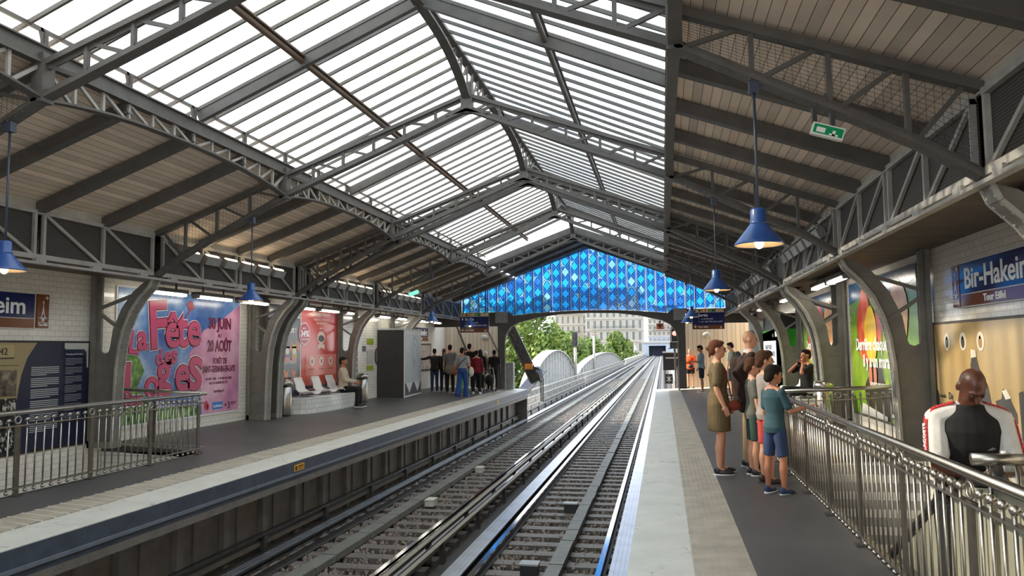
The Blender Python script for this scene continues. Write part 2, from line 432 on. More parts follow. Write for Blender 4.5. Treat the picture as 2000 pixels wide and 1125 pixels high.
for nm, (a, b, c), side in (('trim_1', (0.174, 0.575, ER), 'right'), ('trim_2', (-5.60, -6.0, EL), 'left')):
    mb = MB(); slab(mb, min(a, c), max(a, c), Y0, YE, 0.16)
    struct(mb.build(nm, 'edge_white'), f'worn white edge strip along the {side} platform', 'platform edge')
    mb = MB(); slab(mb, min(a, b), max(a, b), Y0, YE, 0.12)
    if side == 'right':
        for i in range(8):
            x = 0.20 + i * 0.049
            for j in range(150):
                yy = 4.6 + j * 0.062 + (i % 2) * 0.031
                z = fz(x)
                mb.face([(x - .013, yy - .012, z + .0005), (x + .013, yy - .012, z + .0005), (x + .009, yy + .008, z + .006), (x - .009, yy + .008, z + .006)])
        for i in range(8):
            x = 0.20 + i * 0.049; mb.box2((x - .011, 13.9, fz(x) - .002), (x + .011, YE - .05, fz(x) + .005))
    else:
        for j in range(int((YE - 3) / 0.20)):
            yy = 3 + j * 0.20; z = fz(-5.8)
            mb.b.verts.ensure_lookup_table()
            v = [mb.b.verts.new(p) for p in ((-5.99, yy + .012, fz(-5.99) + .001), (-5.61, yy + .012, fz(-5.61) + .001), (-5.61, yy + .188, fz(-5.61) + .007), (-5.99, yy + .188, fz(-5.99) + .007))]
            mb.b.faces.new(v)
    o = struct(mb.build(nm.replace('1', '3').replace('2', '4'), 'tactile'), f'beige studded warning strip on the {side} platform', 'warning strip')
    if side == 'left':
        mb = MB()
        for j in range(150): yy = 3 + j * 0.16; z = fz(-5.8); mb.beam((-5.60, yy, fz(-5.60) + .004), (-6.0, yy + .03, fz(-6.0) + .004), .016, .008)
        mb.build('joint_lines', 'edge_white', o)
mb = MB()  # sunlight on the platform ends, painted as pale sheets over the asphalt
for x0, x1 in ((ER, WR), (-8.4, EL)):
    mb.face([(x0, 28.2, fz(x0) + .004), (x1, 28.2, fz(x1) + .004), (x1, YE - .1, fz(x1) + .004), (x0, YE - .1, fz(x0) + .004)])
struct(mb.build('floor_end', 'edge_white'), 'pale strips of painted sunlight across the far ends of both platforms', 'platform floor')
mb = MB(); mb.box2((EL - .02, Y0, -.165), (EL + .004, YE, -.008)); mb.box2((EL - .02, Y0, -.34), (EL - .006, YE, -.20))
o = struct(mb.build('trim_5', 'edge_face'), 'slate blue painted edge face of the left platform', 'platform edge')
mb = MB(); mb.box2((EL - .02, Y0, -.20), (EL + .018, YE, -.165)); mb.build('edge_lip', 'edge_line', o)
mb = MB(); mb.box2((EL - .6, Y0, -.34), (EL, YE, -.26)); mb.build('edge_underside', 'pit_wall', o)
mb = MB(); mb.box2((ER + .0, Y0, -.34), (ER + .02, YE, -.008)); struct(mb.build('trim_6', 'edge_face'), 'slate blue painted edge face of the right platform', 'platform edge')
mb = MB(); mb.box2((-5.72, Y0, -1.45), (-5.62, YE, -.30))
for i in range(33):
    yy = Y0 + .5 + i * 0.97; mb.box2((-5.64, yy, -1.2), (-5.545, yy + .12, -.32)); mb.box2((-5.66, yy + .4, -1.2), (-5.60, yy + .44, -.32))
mb.box2((-5.66, Y0, -1.12), (-5.50, YE, -1.05))
struct(mb.build('wall_pit_left', 'pit_wall'), 'stained pit wall below the left platform edge', 'pit wall')
mb = MB(); mb.box2((.2, Y0, -1.45), (.3, YE, -.1)); struct(mb.build('wall_pit_right', 'pit_wall'), 'pit wall below the right platform edge', 'pit wall')
mb = MB(); mb.box2((-8.6, YE - .1, -1.45), (EL - .02, YE, -.1)); mb.box2((ER + .02, YE - .1, -1.45), (3.4, YE, -.1)); struct(mb.build('wall_pit_end', 'pit_wall'), 'end walls of the platforms', 'pit wall')
mb = MB(); mb.box2((-6.3, Y0, -1.6), (.9, 340, -1.34))
struct(mb.build('ground_1', 'ballast_bed'), 'dark ballast bed under the two tracks', 'track bed')
# tiled walls with the stairwells below platform level
for nm, x, lab in (('wall_left', WL, 'white tiled wall behind the left platform'), ('wall_right', WR, 'white tiled wall behind the right platform')):
    s = -1 if x < 0 else 1
    mb = MB(); mb.box2((x, Y0, -3.2), (x + s * .25, YE, 3.46)); struct(mb.build(nm, 'tile_wall'), lab, 'wall')
mb = MB(); mb.box2((-8.7, Y0 - .3, -1.5), (-5.2, Y0, 3.6)); mb.box2((-.2, Y0 - .3, -1.5), (3.5, Y0, 3.6))
struct(mb.build('wall_back', 'tile_wall'), 'tiled end walls behind the viewer', 'wall')
for nm, h, xin in (('left', HL, HL[1]), ('right', HR, HR[0])):
    mb = MB(); s = 1 if nm == 'left' else -1
    mb.box2((xin, h[2] - .1, -3.2), (xin + s * .10, h[3] + .1, fz(xin) - .02)); mb.box2((h[0], h[3], -3.2), (h[1], h[3] + .1, fz(xin) - .02))
    struct(mb.build(f'wall_stair_{nm}', 'tile_bench'), f'tiled side of the {nm} stairwell below the platform', 'wall')
# outer roof over the walls and soffits
def ext(mb, poly, s, ya, yb):            # profile in (distance from the centre line, height) pushed from ya to yb
    mb.prism(poly, (XC, ya if s > 0 else yb, 0), (s, 0, 0), (0, 0, 1), yb - ya)
def rz(dx): return 5.12 - 0.365 * dx            # underside of the boarding
mb = MB()
for s in (-1, 1):
    ext(mb, [(2.78, rz(2.78) + .03), (4.86, rz(4.86) + .03), (4.86, rz(4.86) + .09), (2.78, rz(2.78) + .09)], s, Y0, YG + .15)
o = struct(mb.build('ceiling', 'deck'), 'cream boarded ceiling sloping over both platforms', 'ceiling')
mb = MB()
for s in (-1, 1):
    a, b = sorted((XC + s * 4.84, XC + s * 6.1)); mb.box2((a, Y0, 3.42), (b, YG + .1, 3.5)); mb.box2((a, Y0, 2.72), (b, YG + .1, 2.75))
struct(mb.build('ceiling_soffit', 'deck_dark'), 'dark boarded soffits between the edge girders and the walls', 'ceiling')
mb = MB()
for s in (-1, 1):
    x = XC + s * 4.83; mb.box2((x - .012, Y0, 3.30), (x + .012, YG, 3.41))
struct(mb.build('trim_7', 'fascia'), 'pale fascia band under the sloping ceiling', 'fascia')
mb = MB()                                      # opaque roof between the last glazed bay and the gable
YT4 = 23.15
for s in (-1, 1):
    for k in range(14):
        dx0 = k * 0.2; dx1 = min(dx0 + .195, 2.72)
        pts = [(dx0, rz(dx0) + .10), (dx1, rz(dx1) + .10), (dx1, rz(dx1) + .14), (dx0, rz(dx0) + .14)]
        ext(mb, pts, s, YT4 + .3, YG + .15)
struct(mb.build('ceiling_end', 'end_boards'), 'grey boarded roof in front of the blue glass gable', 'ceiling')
# ------------------------------------------------------------------ ironwork
YT = [1.27, 5.73, 10.195, 14.66, 15.16, 19.12, 23.15]
ORD = ['truss just over the viewer', 'first full roof truss over the tracks', 'second roof truss over the tracks', 'nearer of the twin trusses at the roof joint',
       'farther of the twin trusses at the roof joint', 'last truss before the end of the glazing', 'end truss where the glazing meets the boarded roof']
def P(s, dx, y, z): return Vector((XC + s * dx, y, z))
BOT = [(0, 4.885), (1.34, 4.34), (2.74, 3.79), (3.4, 3.45), (3.9, 3.20), (4.4, 2.94), (4.8, 2.68)]
def zbot(dx):
    for (a, za), (b, zb) in zip(BOT, BOT[1:]):
        if a <= dx <= b: return za + (zb - za) * (dx - a) / (b - a)
    return BOT[-1][1]
def ztop(dx): return rz(dx)
def net(mb, s, y, dx0, dx1, lo, hi, step=.055, r=.0022):
    n = int((dx1 - dx0) / step)
    for i in range(n + 1):
        dx = dx0 + (dx1 - dx0) * i / n; mb.beam(P(s, dx, y, lo(dx)), P(s, dx, y, hi(dx)), r, r, (0, 1, 0))
    for j in range(14):
        f = j / 13
        pts = [P(s, dx0 + (dx1 - dx0) * i / 6, y, 0) for i in range(7)]
        for i in range(6):
            a, b = dx0 + (dx1 - dx0) * i / 6, dx0 + (dx1 - dx0) * (i + 1) / 6
            mb.beam(P(s, a, y, lo(a) + (hi(a) - lo(a)) * f), P(s, b, y, lo(b) + (hi(b) - lo(b)) * f), r, r, (0, 1, 0))
def truss(i, y):
    t = thing('roof_truss', f'grey iron lattice truss, the {ORD[i]}', 'roof truss', (XC, y, 0), 'roof trusses across the station')
    for s in (-1, 1):
        mb = MB(); mb.beam(P(s, 0, y, ztop(0) - .02), P(s, 2.74, y, ztop(2.74) - .02), .10, .05); mb.beam(P(s, 0, y, ztop(0) - .05), P(s, 2.74, y, ztop(2.74) - .05), .02, .07)
        mb.beam(P(s, 2.74, y, ztop(2.74) - .04), P(s, 4.8, y, ztop(4.8) - .04), .10, .07); mb.build('top_chord', 'iron', t)
        mb = MB()
        for (a, za), (b, zb) in zip(BOT, BOT[1:]):
            mb.beam(P(s, a, y, za), P(s, b, y, zb), .12 if a < 2.7 else .14, .035); mb.beam(P(s, a, y, za + .035), P(s, b, y, zb + .035), .02, .07)
        if i < 5:
            for k in range(26):                         # rivet heads below the outer bottom chord
                dx = 2.9 + k * .074; z = zbot(dx)
                for yy in (-.045, .045): mb.sphere(P(s, dx, y + yy, z - .02), .011, 6, 4)
        mb.build('bottom_chord', 'iron', t)
        xs = [.46 * k for k in range(1, 6)] + [2.74, 3.29, 3.82, 4.33]
        for k, dx in enumerate(xs):
            mb = MB(); mb.beam(P(s, dx, y, zbot(dx)), P(s, dx, y, ztop(dx) - .02), .045, .035, (s, 0, 0)); mb.build('strut', 'iron', t)
        px = [0.08] + xs + [4.76]
        for a, b in zip(px, px[1:]):
            if b == 2.74 and False: continue
            mb = MB(); mb.beam(P(s, a + .05, y, zbot(a + .05) + .02), P(s, b - .05, y, ztop(b - .05) - .04), .03, .035, (s, 0, 0)); mb.build('diagonal', 'iron', t)
        if 1 <= i <= 5:
            mb = MB(); net(mb, s, y + .03, 2.8, 4.74, lambda d: zbot(d) + .02, lambda d: ztop(d) - .05); mb.build('wire_net', 'wire', t)
        if i in (2, 3, 5):
            mb = MB(); net(mb, s, y + .02, .15, 2.7, lambda d: ztop(d) + .02, lambda d: 5.55 - .425 * d, .06, .0016); mb.build('pigeon_net', 'wire', t)
    mb = MB()                                            # ridge knuckle
    mb.box((XC, y, 5.05), (.16, .12, .42)); mb.beam((XC - .3, y, 4.82), (XC, y, 4.87), .12, .04); mb.beam((XC + .3, y, 4.82), (XC, y, 4.87), .12, .04)
    mb.build('ridge_post', 'iron', t)
    for s in (-1, 1):
        mb = MB(); mb.box(P(s, 2.74, y, 3.98), (.12, .14, .44)); mb.build('purlin_bracket', 'iron', t)
for i, y in enumerate(YT): truss(i, y)

# columns with curved inner flange
ARC = [(4.80, 2.66), (4.86, 2.52), (5.02, 2.36), (5.17, 2.15), (5.28, 1.88), (5.34, 1.62), (5.375, 1.30), (5.39, 1.0), (5.40, .60), (5.41, .0)]
CN = ['nearest', 'second', 'third', 'fourth', 'fifth', 'sixth']
def column(s, y, lab):
    zf = fz(XC + s * 5.6); t = thing('iron_column', lab, 'column', (XC + s * 5.6, y, zf), 'curved iron columns along the platforms')
    arc = [(d, max(z, zf)) for d, z in ARC]
    out = 5.78
    mb = MB(); th = .03
    # solid lower web, rounded slot above it, haunch web along the arch
    low = [(5.40, zf), (out, zf), (out, 1.47), (out, 2.70), (5.70, 2.70), (5.70, 1.66)]
    low += [(5.62 + .08 * math.cos(a), 1.62 + .08 * math.sin(a)) for a in [0, -PI / 4, -PI / 2, -3 * PI / 4, -PI]]
    low += [(5.50, 1.9), (5.36, 2.22), (5.18, 2.46), (5.0, 2.60), (4.80, 2.66)] + arc[1:9]
    mb.prism(low, (XC, y - th / 2 if s > 0 else y + th / 2, 0), (s, 0, 0), (0, 0, 1), th)
    mb.box(P(s, 5.6, y, 1.40), (.36, .05, .05)); mb.box(P(s, 5.6, y, zf + .05), (.42, .20, .10))
    mb.build('web_plate', 'column_paint', t)
    mb = MB()
    w = .20
    for (a, za), (b, zb) in zip(arc, arc[1:]): mb.beam(P(s, a, y, za), P(s, b, y, zb), w, .025, (s, 0, .2))
    o = mb.build('inner_flange', 'column_paint', t)
    mb = MB()
    for k in range(24):
        f = k / 23 * (len(arc) - 1.01); j = int(f); f -= j
        d = arc[j][0] + (arc[j + 1][0] - arc[j][0]) * f; z = arc[j][1] + (arc[j + 1][1] - arc[j][1]) * f
        for yy in (-.07, .07): mb.sphere(P(s, d - .014, y + yy, z), .013, 6, 4)
    mb.build('rivets', 'rivet_strip', o)
    mb = MB()
    for yy in (-1, 1):
        for (a, za), (b, zb) in zip(arc, arc[1:]): mb.beam(P(s, a - .004, y + yy * .093, za), P(s, b - .004, y + yy * .093, zb), .022, .032, (s, 0, .2))
    mb.build('flange_edge', 'rivet_strip', t)
    mb = MB(); mb.box2(P(s, out - .02, y - .10, zf), P(s, out + .03, y + .10, 2.72)); mb.build('outer_flange', 'column_paint', t)
    mb = MB(); mb.beam(P(s, out - .03, y, 2.22), P(s, 5.04, y, 2.46), .06, .04); mb.build('tie_bar', 'column_paint', t)
    mb = MB(); mb.beam(P(s, out - .03, y, 2.16), P(s, 5.32, y, 1.86), .06, .04); mb.build('strut_bar', 'column_paint', t)
side = {-1: 'left', 1: 'right'}
LABC = {(-1, 10.195): 'khaki grey riveted column between the navy panel and the festival poster', (-1, 14.66): 'khaki grey riveted column, nearer of the pair left of the crisps poster',
        (-1, 15.16): 'khaki grey riveted column, farther of the pair left of the crisps poster', (-1, 19.12): 'khaki grey riveted column behind the seated man in beige',
        (-1, 23.15): 'khaki grey riveted column beyond the black and grey machine', (1, 10.195): 'khaki grey riveted column between the fruit poster and the beige mural',
        (1, 14.66): 'khaki grey riveted column, nearer of the pair between the two fruit posters', (1, 15.16): 'khaki grey riveted column, farther of the pair between the two fruit posters',
        (1, 19.12): 'khaki grey riveted column in front of the green screen kiosk', (1, 23.15): 'khaki grey riveted column above the bald man'}
for y in YT[1:]:
    for s in (-1, 1): column(s, y, LABC.get((s, y), f'khaki grey riveted column beside the viewer on the {side[s]} platform, nearest of its row'))

# lattice purlins under the eaves of the glass roof, one per bay and side
YB = [-3.2] + YT[:3] + [14.66] + [19.12, 23.15]
BAY = ['behind the viewer', 'over the viewer', 'from the first to the second truss', 'from the second truss to the twin trusses', 'from the twin trusses to the last glazed truss', 'at the far end of the glazing']
DXP = 2.74
def purlin(s, k, ya, yb):
    t = thing('lattice_purlin', f'arched lattice purlin on the {side[s]} side, {BAY[k]}', 'lattice girder', (XC + s * DXP, ya, 4.0), 'lattice purlins under the glass roof')
    def zc(y):
        f = (y - ya) / (yb - ya); return 3.96 - .17 * max(0, abs(2 * f - 1)) ** 2.5
    mb = MB(); mb.box2(P(s, DXP - .02, ya, 4.13), P(s, DXP + .02, yb, 4.26)); mb.box2(P(s, DXP - .05, ya, 4.255), P(s, DXP + .07, yb, 4.27)); mb.build('gutter_band', 'iron', t)
    mb = MB(); mb.box2(P(s, DXP - .045, ya, 4.105), P(s, DXP + .045, yb, 4.13)); mb.build('top_chord', 'iron', t)
    mb = MB(); N = 16
    for j in range(N):
        a, b = ya + (yb - ya) * j / N, ya + (yb - ya) * (j + 1) / N; mb.beam(P(s, DXP, a, zc(a)), P(s, DXP, b, zc(b)), .10, .022)
    mb.build('bottom_chord', 'iron', t)
    if k < 1: return
    for j in range(4):
        a = ya + (yb - ya) * j / 4; st = (yb - ya) / 12
        for q in range(3):
            y0 = a + q * st; y1 = y0 + st; up = j < 2
            za, zb = (4.10, zc(y1)) if up else (zc(y0), 4.10)
            mb = MB(); mb.beam(P(s, DXP - .01 * s, y0 + .03, za), P(s, DXP - .01 * s, y1 - .03, zb), .03, .03, (1, 0, 0)); mb.build('diagonal', 'iron_light', t)
            mb = MB(); mb.beam(P(s, DXP, y1, zc(y1)), P(s, DXP, y1, 4.11), .03, .03, (1, 0, 0)); mb.build('strut', 'iron_light', t)
        mb = MB(); y1 = a
        mb.beam(P(s, DXP, y1, 4.26), P(s, DXP, y1, 4.42), .04, .05, (1, 0, 0)); mb.beam(P(s, DXP, y1 - .0, 4.28), P(s, DXP + .0, y1 - .05, 4.43), .03, .03, (1, 0, 0)); mb.build('eave_post', 'iron', t)
for k, (ya, yb) in enumerate(zip(YB, YB[1:])):
    for s in (-1, 1): purlin(s, k, ya, yb)

# ridge lattice per bay
def ridge(k, ya, yb):
    t = thing('ridge_girder', f'dark arched lattice girder along the ridge, {BAY[k]}', 'lattice girder', (XC, ya, 5.4), 'ridge girders of the glass roof')
    def zc(y):
        f = (y - ya) / (yb - ya); return 5.44 - .42 * abs(2 * f - 1) ** 3
    mb = MB(); mb.box2((XC - .06, ya, 5.53), (XC + .06, yb, 5.57)); mb.build('top_chord', 'iron', t)
    mb = MB(); N = 18
    for j in range(N):
        a, b = ya + (yb - ya) * j / N, ya + (yb - ya) * (j + 1) / N; mb.beam((XC, a, zc(a)), (XC, b, zc(b)), .12, .03)
    mb.build('bottom_chord', 'iron', t)
    n = 14
    for j in range(n):
        a, b = ya + (yb - ya) * j / n, ya + (yb - ya) * (j + 1) / n
        mb = MB(); mb.beam((XC, a, zc(a)), (XC, b, 5.54) if j % 2 else (XC, b, 5.54), .022, .022, (1, 0, 0)); mb.build('diagonal', 'iron', t)
        mb = MB(); mb.beam((XC, b, zc(b)), (XC, b, 5.54), .022, .022, (1, 0, 0)); mb.build('strut', 'iron', t)
for k, (ya, yb) in enumerate(zip(YB, YB[1:])):
    if k: ridge(k, ya, yb)

# glazed roof slopes
def zg(dx): return 5.60 - .425 * dx
for n, s in ((1, -1), (2, 1)):
    mb = MB(); mb.face([P(s, .02, Y0, zg(.02)), P(s, 3.02, Y0, zg(3.02)), P(s, 3.02, YT4 - .55, zg(3.02)), P(s, .02, YT4 - .55, zg(.02))])
    w = mb.build(f'window_{n}', 'roof_glass'); struct(w, f'ribbed translucent glass roof slope on the {side[s]} side', 'skylight')
    nb = int((YT4 - Y0) / .355)
    for j in range(nb):
        y = 5.544 - .355 * 26 + .355 * j
        if y < Y0 or y > YT4 - .5: continue
        mb = MB(); mb.beam(P(s, 0, y, zg(0) - .015), P(s, 3.02, y, zg(3.02) - .015), .028, .045); mb.build('glazing_bar', 'iron', w)
    mb = MB(); mb.tube([P(s, 1.42, Y0, zg(1.42) - .10), P(s, 1.42, YT4, zg(1.42) - .10)], .035, 10); mb.beam(P(s, 1.42, Y0, zg(1.42) - .05), P(s, 1.42, YT4, zg(1.42) - .05), .10, .02)
    mb.build('purlin_pipe', 'rust_pipe' if s < 0 else 'iron', w)
    mb = MB(); mb.beam(P(s, 2.74, Y0, 4.415), P(s, 2.74, YT4, 4.415), .03, .035); mb.build('eave_bar', 'iron', w)
    for ya, yb in zip(YB[1:], YB[2:]):
        y = (ya + yb) / 2 + .1
        mb = MB(); mb.beam(P(s, .05, y, zg(.05) - .10), P(s, 2.74, y, zg(2.74) - .10), .07, .13); mb.build('rafter', 'iron', w)
    mb = MB(); mb.beam(P(s, .05, YT4 - .45, zg(.05) - .03), P(s, 3.0, YT4 - .45, zg(3.0) - .03), .03, .05); mb.build('end_bar', 'iron', w)
mb = MB(); 
for s in (-1, 1): mb.beam(P(s, .0, YT4 + .22, 5.22), P(s, 2.74, YT4 + .22, 4.24), .06, .17)
struct(mb.build('trim_8', 'iron'), 'grey end band of the boarded roof below the sky gap', 'roof edge')

# rafters under the boarded ceiling
for s in (-1, 1):
    for ya, yb in zip(YB, YB[1:] + [YG]):
        for f in (.25, .5, .75):
            y = ya + (yb - ya) * f
            if y < .5: continue
            mb = MB(); mb.beam(P(s, 2.74, y, rz(2.74) - .055), P(s, 4.83, y, rz(4.83) - .055), .075, .13); mb.beam(P(s, 2.74, y, rz(2.74) - .115), P(s, 4.83, y, rz(4.83) - .115), .11, .018)
            o = mb.build('roof_rafter', 'iron')
            tag(o, f'dark iron rafter crossing the boarded ceiling over the {side[s]} platform', 'rafter', f'rafters under the {side[s]} boarded ceiling')
for s in (-1, 1):
    for y in (24.4, 25.6, 26.8):
        mb = MB(); mb.beam(P(s, 0, y, rz(0) + .07), P(s, 4.83, y, rz(4.83) - .04), .07, .10)
        tag(mb.build('roof_rafter', 'iron'), f'dark iron rafter under the grey boarded end roof, {side[s]} slope', 'rafter', f'end rafters on the {side[s]} slope')

# edge girders with dark sheet panels
DXG = 4.82
GB = [-3.2, 1.27, 5.73, 10.195, 14.66, 15.16, 19.12, 23.15, 27.8]
GL = ['behind the viewer', 'beside the viewer', 'before the second truss', 'before the twin trusses', 'short one between the twin trusses', 'just past the twin trusses', 'second past the twin trusses', 'touching the far end wall']
def girder(s, k, ya, yb):
    t = thing('edge_girder', f'pale framed dark panelled girder over the {side[s]} platform, {GL[k]}', 'girder', (XC + s * DXG, ya, 2.63), 'edge girders over the platforms')
    xi = DXG - .03; ya += .10; yb -= .10
    def F(y, z, o=0.0): return P(s, xi - o, y, z)
    mats = 'iron_light'
    mb = MB(); mb.beam(F(ya, 3.265), F(yb, 3.265), .05, .05); mb.build('top_rail', mats, t)
    mb = MB(); mb.beam(F(ya, 2.72), F(yb, 2.72), .05, .06); mb.build('bottom_rail', mats, t)
    mb = MB(); mb.beam(P(s, xi - .02, ya - .1, 2.642), P(s, xi - .02, yb + .1, 2.642), .07, .03)
    for q in range(5):
        y = ya + .25 + (yb - ya - .5) * q / 4; mb.box(P(s, xi - .02, y, 2.675), (.06, .16, .05))
    mb.build('lower_flange', mats, t)
    nsub = 1 if yb - ya < 1 else 2
    for f in range(nsub):
        a = ya + (yb - ya) * f / nsub + (.05 if f else 0); b = ya + (yb - ya) * (f + 1) / nsub - (.05 if f < nsub - 1 else 0)
        mb = MB(); mb.box2(F(a, 2.72, -.035), F(b, 3.26, -.02)); mb.build('sheet_panel', 'mesh_sheet', t)
        for y in (a + .02, (a + b) / 2, b - .02):
            mb = MB(); mb.beam(F(y, 2.70), F(y, 3.28), .04, .04, (1, 0, 0)); mb.build('upright', mats, t)
        if nsub == 2:
            m = (a + b) / 2
            for p, q in ((a, m), (m, b)):
                mb = MB(); mb.beam(F(p + .03, 3.25), F(q - .03, 2.73), .035, .03, (1, 0, 0)); mb.build('diagonal', mats, t)
for s in (-1, 1):
    for k, (ya, yb) in enumerate(zip(GB, GB[1:])): girder(s, k, ya, yb)
# ------------------------------------------------------------------ tracks
def longbar(name, mat, x0, x1, z0, z1, label, cat, y0=3.0, y1=330.0, group=None):
    mb = MB(); mb.box2((x0, y0, z0), (x1, y1, z1)); return tag(mb.build(name, mat), label, cat, group)
RX = {'right': (-1.57, 'right track'), 'left': (-4.215, 'left track')}
for x, lab in ((-.825, 'polished steel rail nearest the right platform'), (-2.315, 'polished left hand rail of the right track'), (-3.47, 'polished rail of the left track nearest the middle of the pit'), (-4.96, 'polished rail of the left track nearest the far platform')):
    t = thing('running_rail', lab, 'rail', (x, 3, -1.22), 'running rails')
    mb = MB(); mb.box2((x - .032, 3, -1.155), (x + .032, 330, -1.125)); mb.build('rail_head', 'rail_steel', t)
    mb = MB(); mb.box2((x - .010, 3, -1.24), (x + .010, 330, -1.155)); mb.box2((x - .06, 3, -1.253), (x + .06, 330, -1.235)); mb.build('rail_web', 'guide_dark', t)
for xa, xb, lab in ((-.70, -.47, 'wide shiny running plate beside the right platform'), (-2.66, -2.43, 'wide shiny running plate on the inner side of the right track'), (-3.37, -3.15, 'wide running plate on the inner side of the left track'), (-5.30, -5.09, 'wide shiny running plate below the left platform')):
    t = thing('running_plate', lab, 'running plate', (xa, 3, -1.2), 'steel running plates')
    mb = MB(); mb.box2((xa, 3, -1.15), (xb, 330, -1.125))
    for f in (.2, .45, .7): mb.box2((xa + (xb - xa) * f, 3, -1.126), (xa + (xb - xa) * f + .012, 330, -1.122))
    mb.build('top_plate', 'pad_steel', t)
    mb = MB(); m = (xa + xb) / 2; mb.box2((m - .02, 3, -1.25), (m + .02, 330, -1.15)); mb.box2((xa, 3, -1.253), (xb, 330, -1.235)); mb.build('beam_web', 'guide_dark', t)
for xa, xb, lab in ((-3.155, -3.065, 'brown guide bar in the middle of the pit, left one of the pair'), (-2.957, -2.875, 'brown guide bar in the middle of the pit, right one of the pair'), (-5.52, -5.42, 'dark guide bar under the left platform edge'), (-.18, -.08, 'dark guide bar under the right platform edge')):
    mid = xa > -3.5 and xb < -2; m_ = (xa + xb) / 2
    t = thing('guide_bar', lab, 'guide bar', (m_, 3, -1.0), 'guide bars')
    mb = MB(); mb.box2((xa, 3, -.965), (xb, 330, -.95)); mb.box2((xa, 3, -1.06), (xa + .015, 330, -.95)); mb.build('bar', 'guide' if mid else 'guide_dark', t)
    mb = MB(); e = xa if mid else xb; mb.box2((e - .006, 3, -.952), (e + .006, 330, -.946)); mb.build('worn_edge', 'rail_steel', t)
    mb = MB()
    for k in range(60): mb.box((m_, 4 + k * 2.0, -1.12), (.05, .10, .28))
    mb.build('bracket_row', 'guide_dark', t)['kind'] = 'stuff'
for xa, xb, lab in ((-1.48, -1.30, 'row of grey cable duct boards along the right track'), (-4.55, -4.33, 'row of grey cable duct boards along the left track')):
    mb = MB(); y = 3.0; random.seed(3)
    while y < 120:
        L = .62; j = random.uniform(-.008, .008); mb.box2((xa + j, y, -1.24), (xb + j, y + L - .012, -1.15 + random.uniform(-.006, .006))); y += L
    tag(mb.build('cable_duct', 'board'), lab, 'cable duct')
# sleepers
for lab, xc in (('right', -1.57), ('left', -4.215)):
    base = None
    for k in range(130):
        y = 7.2 + k * .5
        if base is None:
            mb = MB(); mb.box2((xc - 1.18, y - .11, -1.40), (xc + 1.18, y + .11, -1.255)); base = mb.build('sleeper', 'sleeper')
            bmesh_ = base.data; base.data.transform(Matrix.Translation((0, -y, 0))); base.location = (0, y, 0)
            tag(base, f'brown wooden sleeper across the {lab} track', 'sleeper', f'sleepers of the {lab} track')
        else:
            c = base.copy(); COL.objects.link(c); c.location = (0, y, 0)
# ballast
def ballast():
    random.seed(11); mb = MB()
    unit = [Vector(v) for v in ((1, 0, 0), (-1, 0, 0), (0, 1, 0), (0, -1, 0), (0, 0, 1), (0, 0, -1))]
    fs = [(0, 2, 4), (2, 1, 4), (1, 3, 4), (3, 0, 4), (2, 0, 5), (1, 2, 5), (3, 1, 5), (0, 3, 5)]
    V, Fc = [], []
    for _ in range(17000):
        y = 7.0 + 36 * random.random() ** 1.7; xc = random.choice((-1.57, -4.215)); x = xc + random.uniform(-1.0, 1.0)
        ph = ((y - 7.2) / .5) % 1.0
        if ph < .25 or ph > .75:
            if random.random() < .88: continue
        if -3.4 < x < -2.4: continue
        r = random.uniform(.022, .046); m = Quaternion((random.gauss(0, 1), random.gauss(0, 1), random.gauss(0, 1), random.gauss(0, 1))).normalized()
        k = len(V); sc = (r * random.uniform(.7, 1.3), r * random.uniform(.7, 1.2), r * random.uniform(.5, 1))
        for u in unit: V.append(m @ Vector((u.x * sc[0], u.y * sc[1], u.z * sc[2])) + Vector((x, y, -1.315 + random.uniform(0, .065))))
        Fc += [tuple(k + i for i in f) for f in fs]
    me = bpy.data.meshes.new('ballast'); me.from_pydata(V, [], Fc); me.materials.append(M['stone'])
    o = bpy.data.objects.new('ballast', me); COL.objects.link(o); tag(o, 'brown crushed stone ballast between the sleepers', 'ballast', None, 'stuff')
ballast()
# small boxes on the track
for x, y, sx, sy, sz, m, lab in ((-1.62, 13.4, .22, .16, .14, 'black', 'small black track box beside the right track boards'), (-1.70, 9.7, .22, .18, .12, 'black', 'black box on the sleepers nearest the viewer'),
                              (-4.18, 13.6, .16, .25, .10, 'insul', 'pale block beside the left track boards, nearer one'), (-4.18, 17.4, .16, .25, .10, 'insul', 'pale block beside the left track boards, farther one')):
    t = thing('track_box', lab, 'track box', (x, y, -1.25), 'boxes fixed on the tracks')
    mb = MB(); mb.box((x, y, -1.25 + sz / 2), (sx, sy, sz)); mb.build('box', m, t); mb = MB(); mb.box((x, y, -1.25 + sz + .01), (sx + .02, sy + .02, .02)); mb.build('lid', 'insul' if m == 'insul' else 'grey', t)
mb = MB(); random.seed(5); mb.sphere((-4.78, 8.55, -1.22), (.05, .035, .03), 8, 6); mb.sphere((-4.73, 8.60, -1.20), (.035, .05, .03), 8, 6); mb.beam((-4.8, 8.5, -1.23), (-4.66, 8.66, -1.21), .05, .02)
tag(mb.build('crumpled_wrapper', flat('mint wrapper', (150, 200, 165))), 'crumpled pale green wrapper lying on the left track', 'litter')
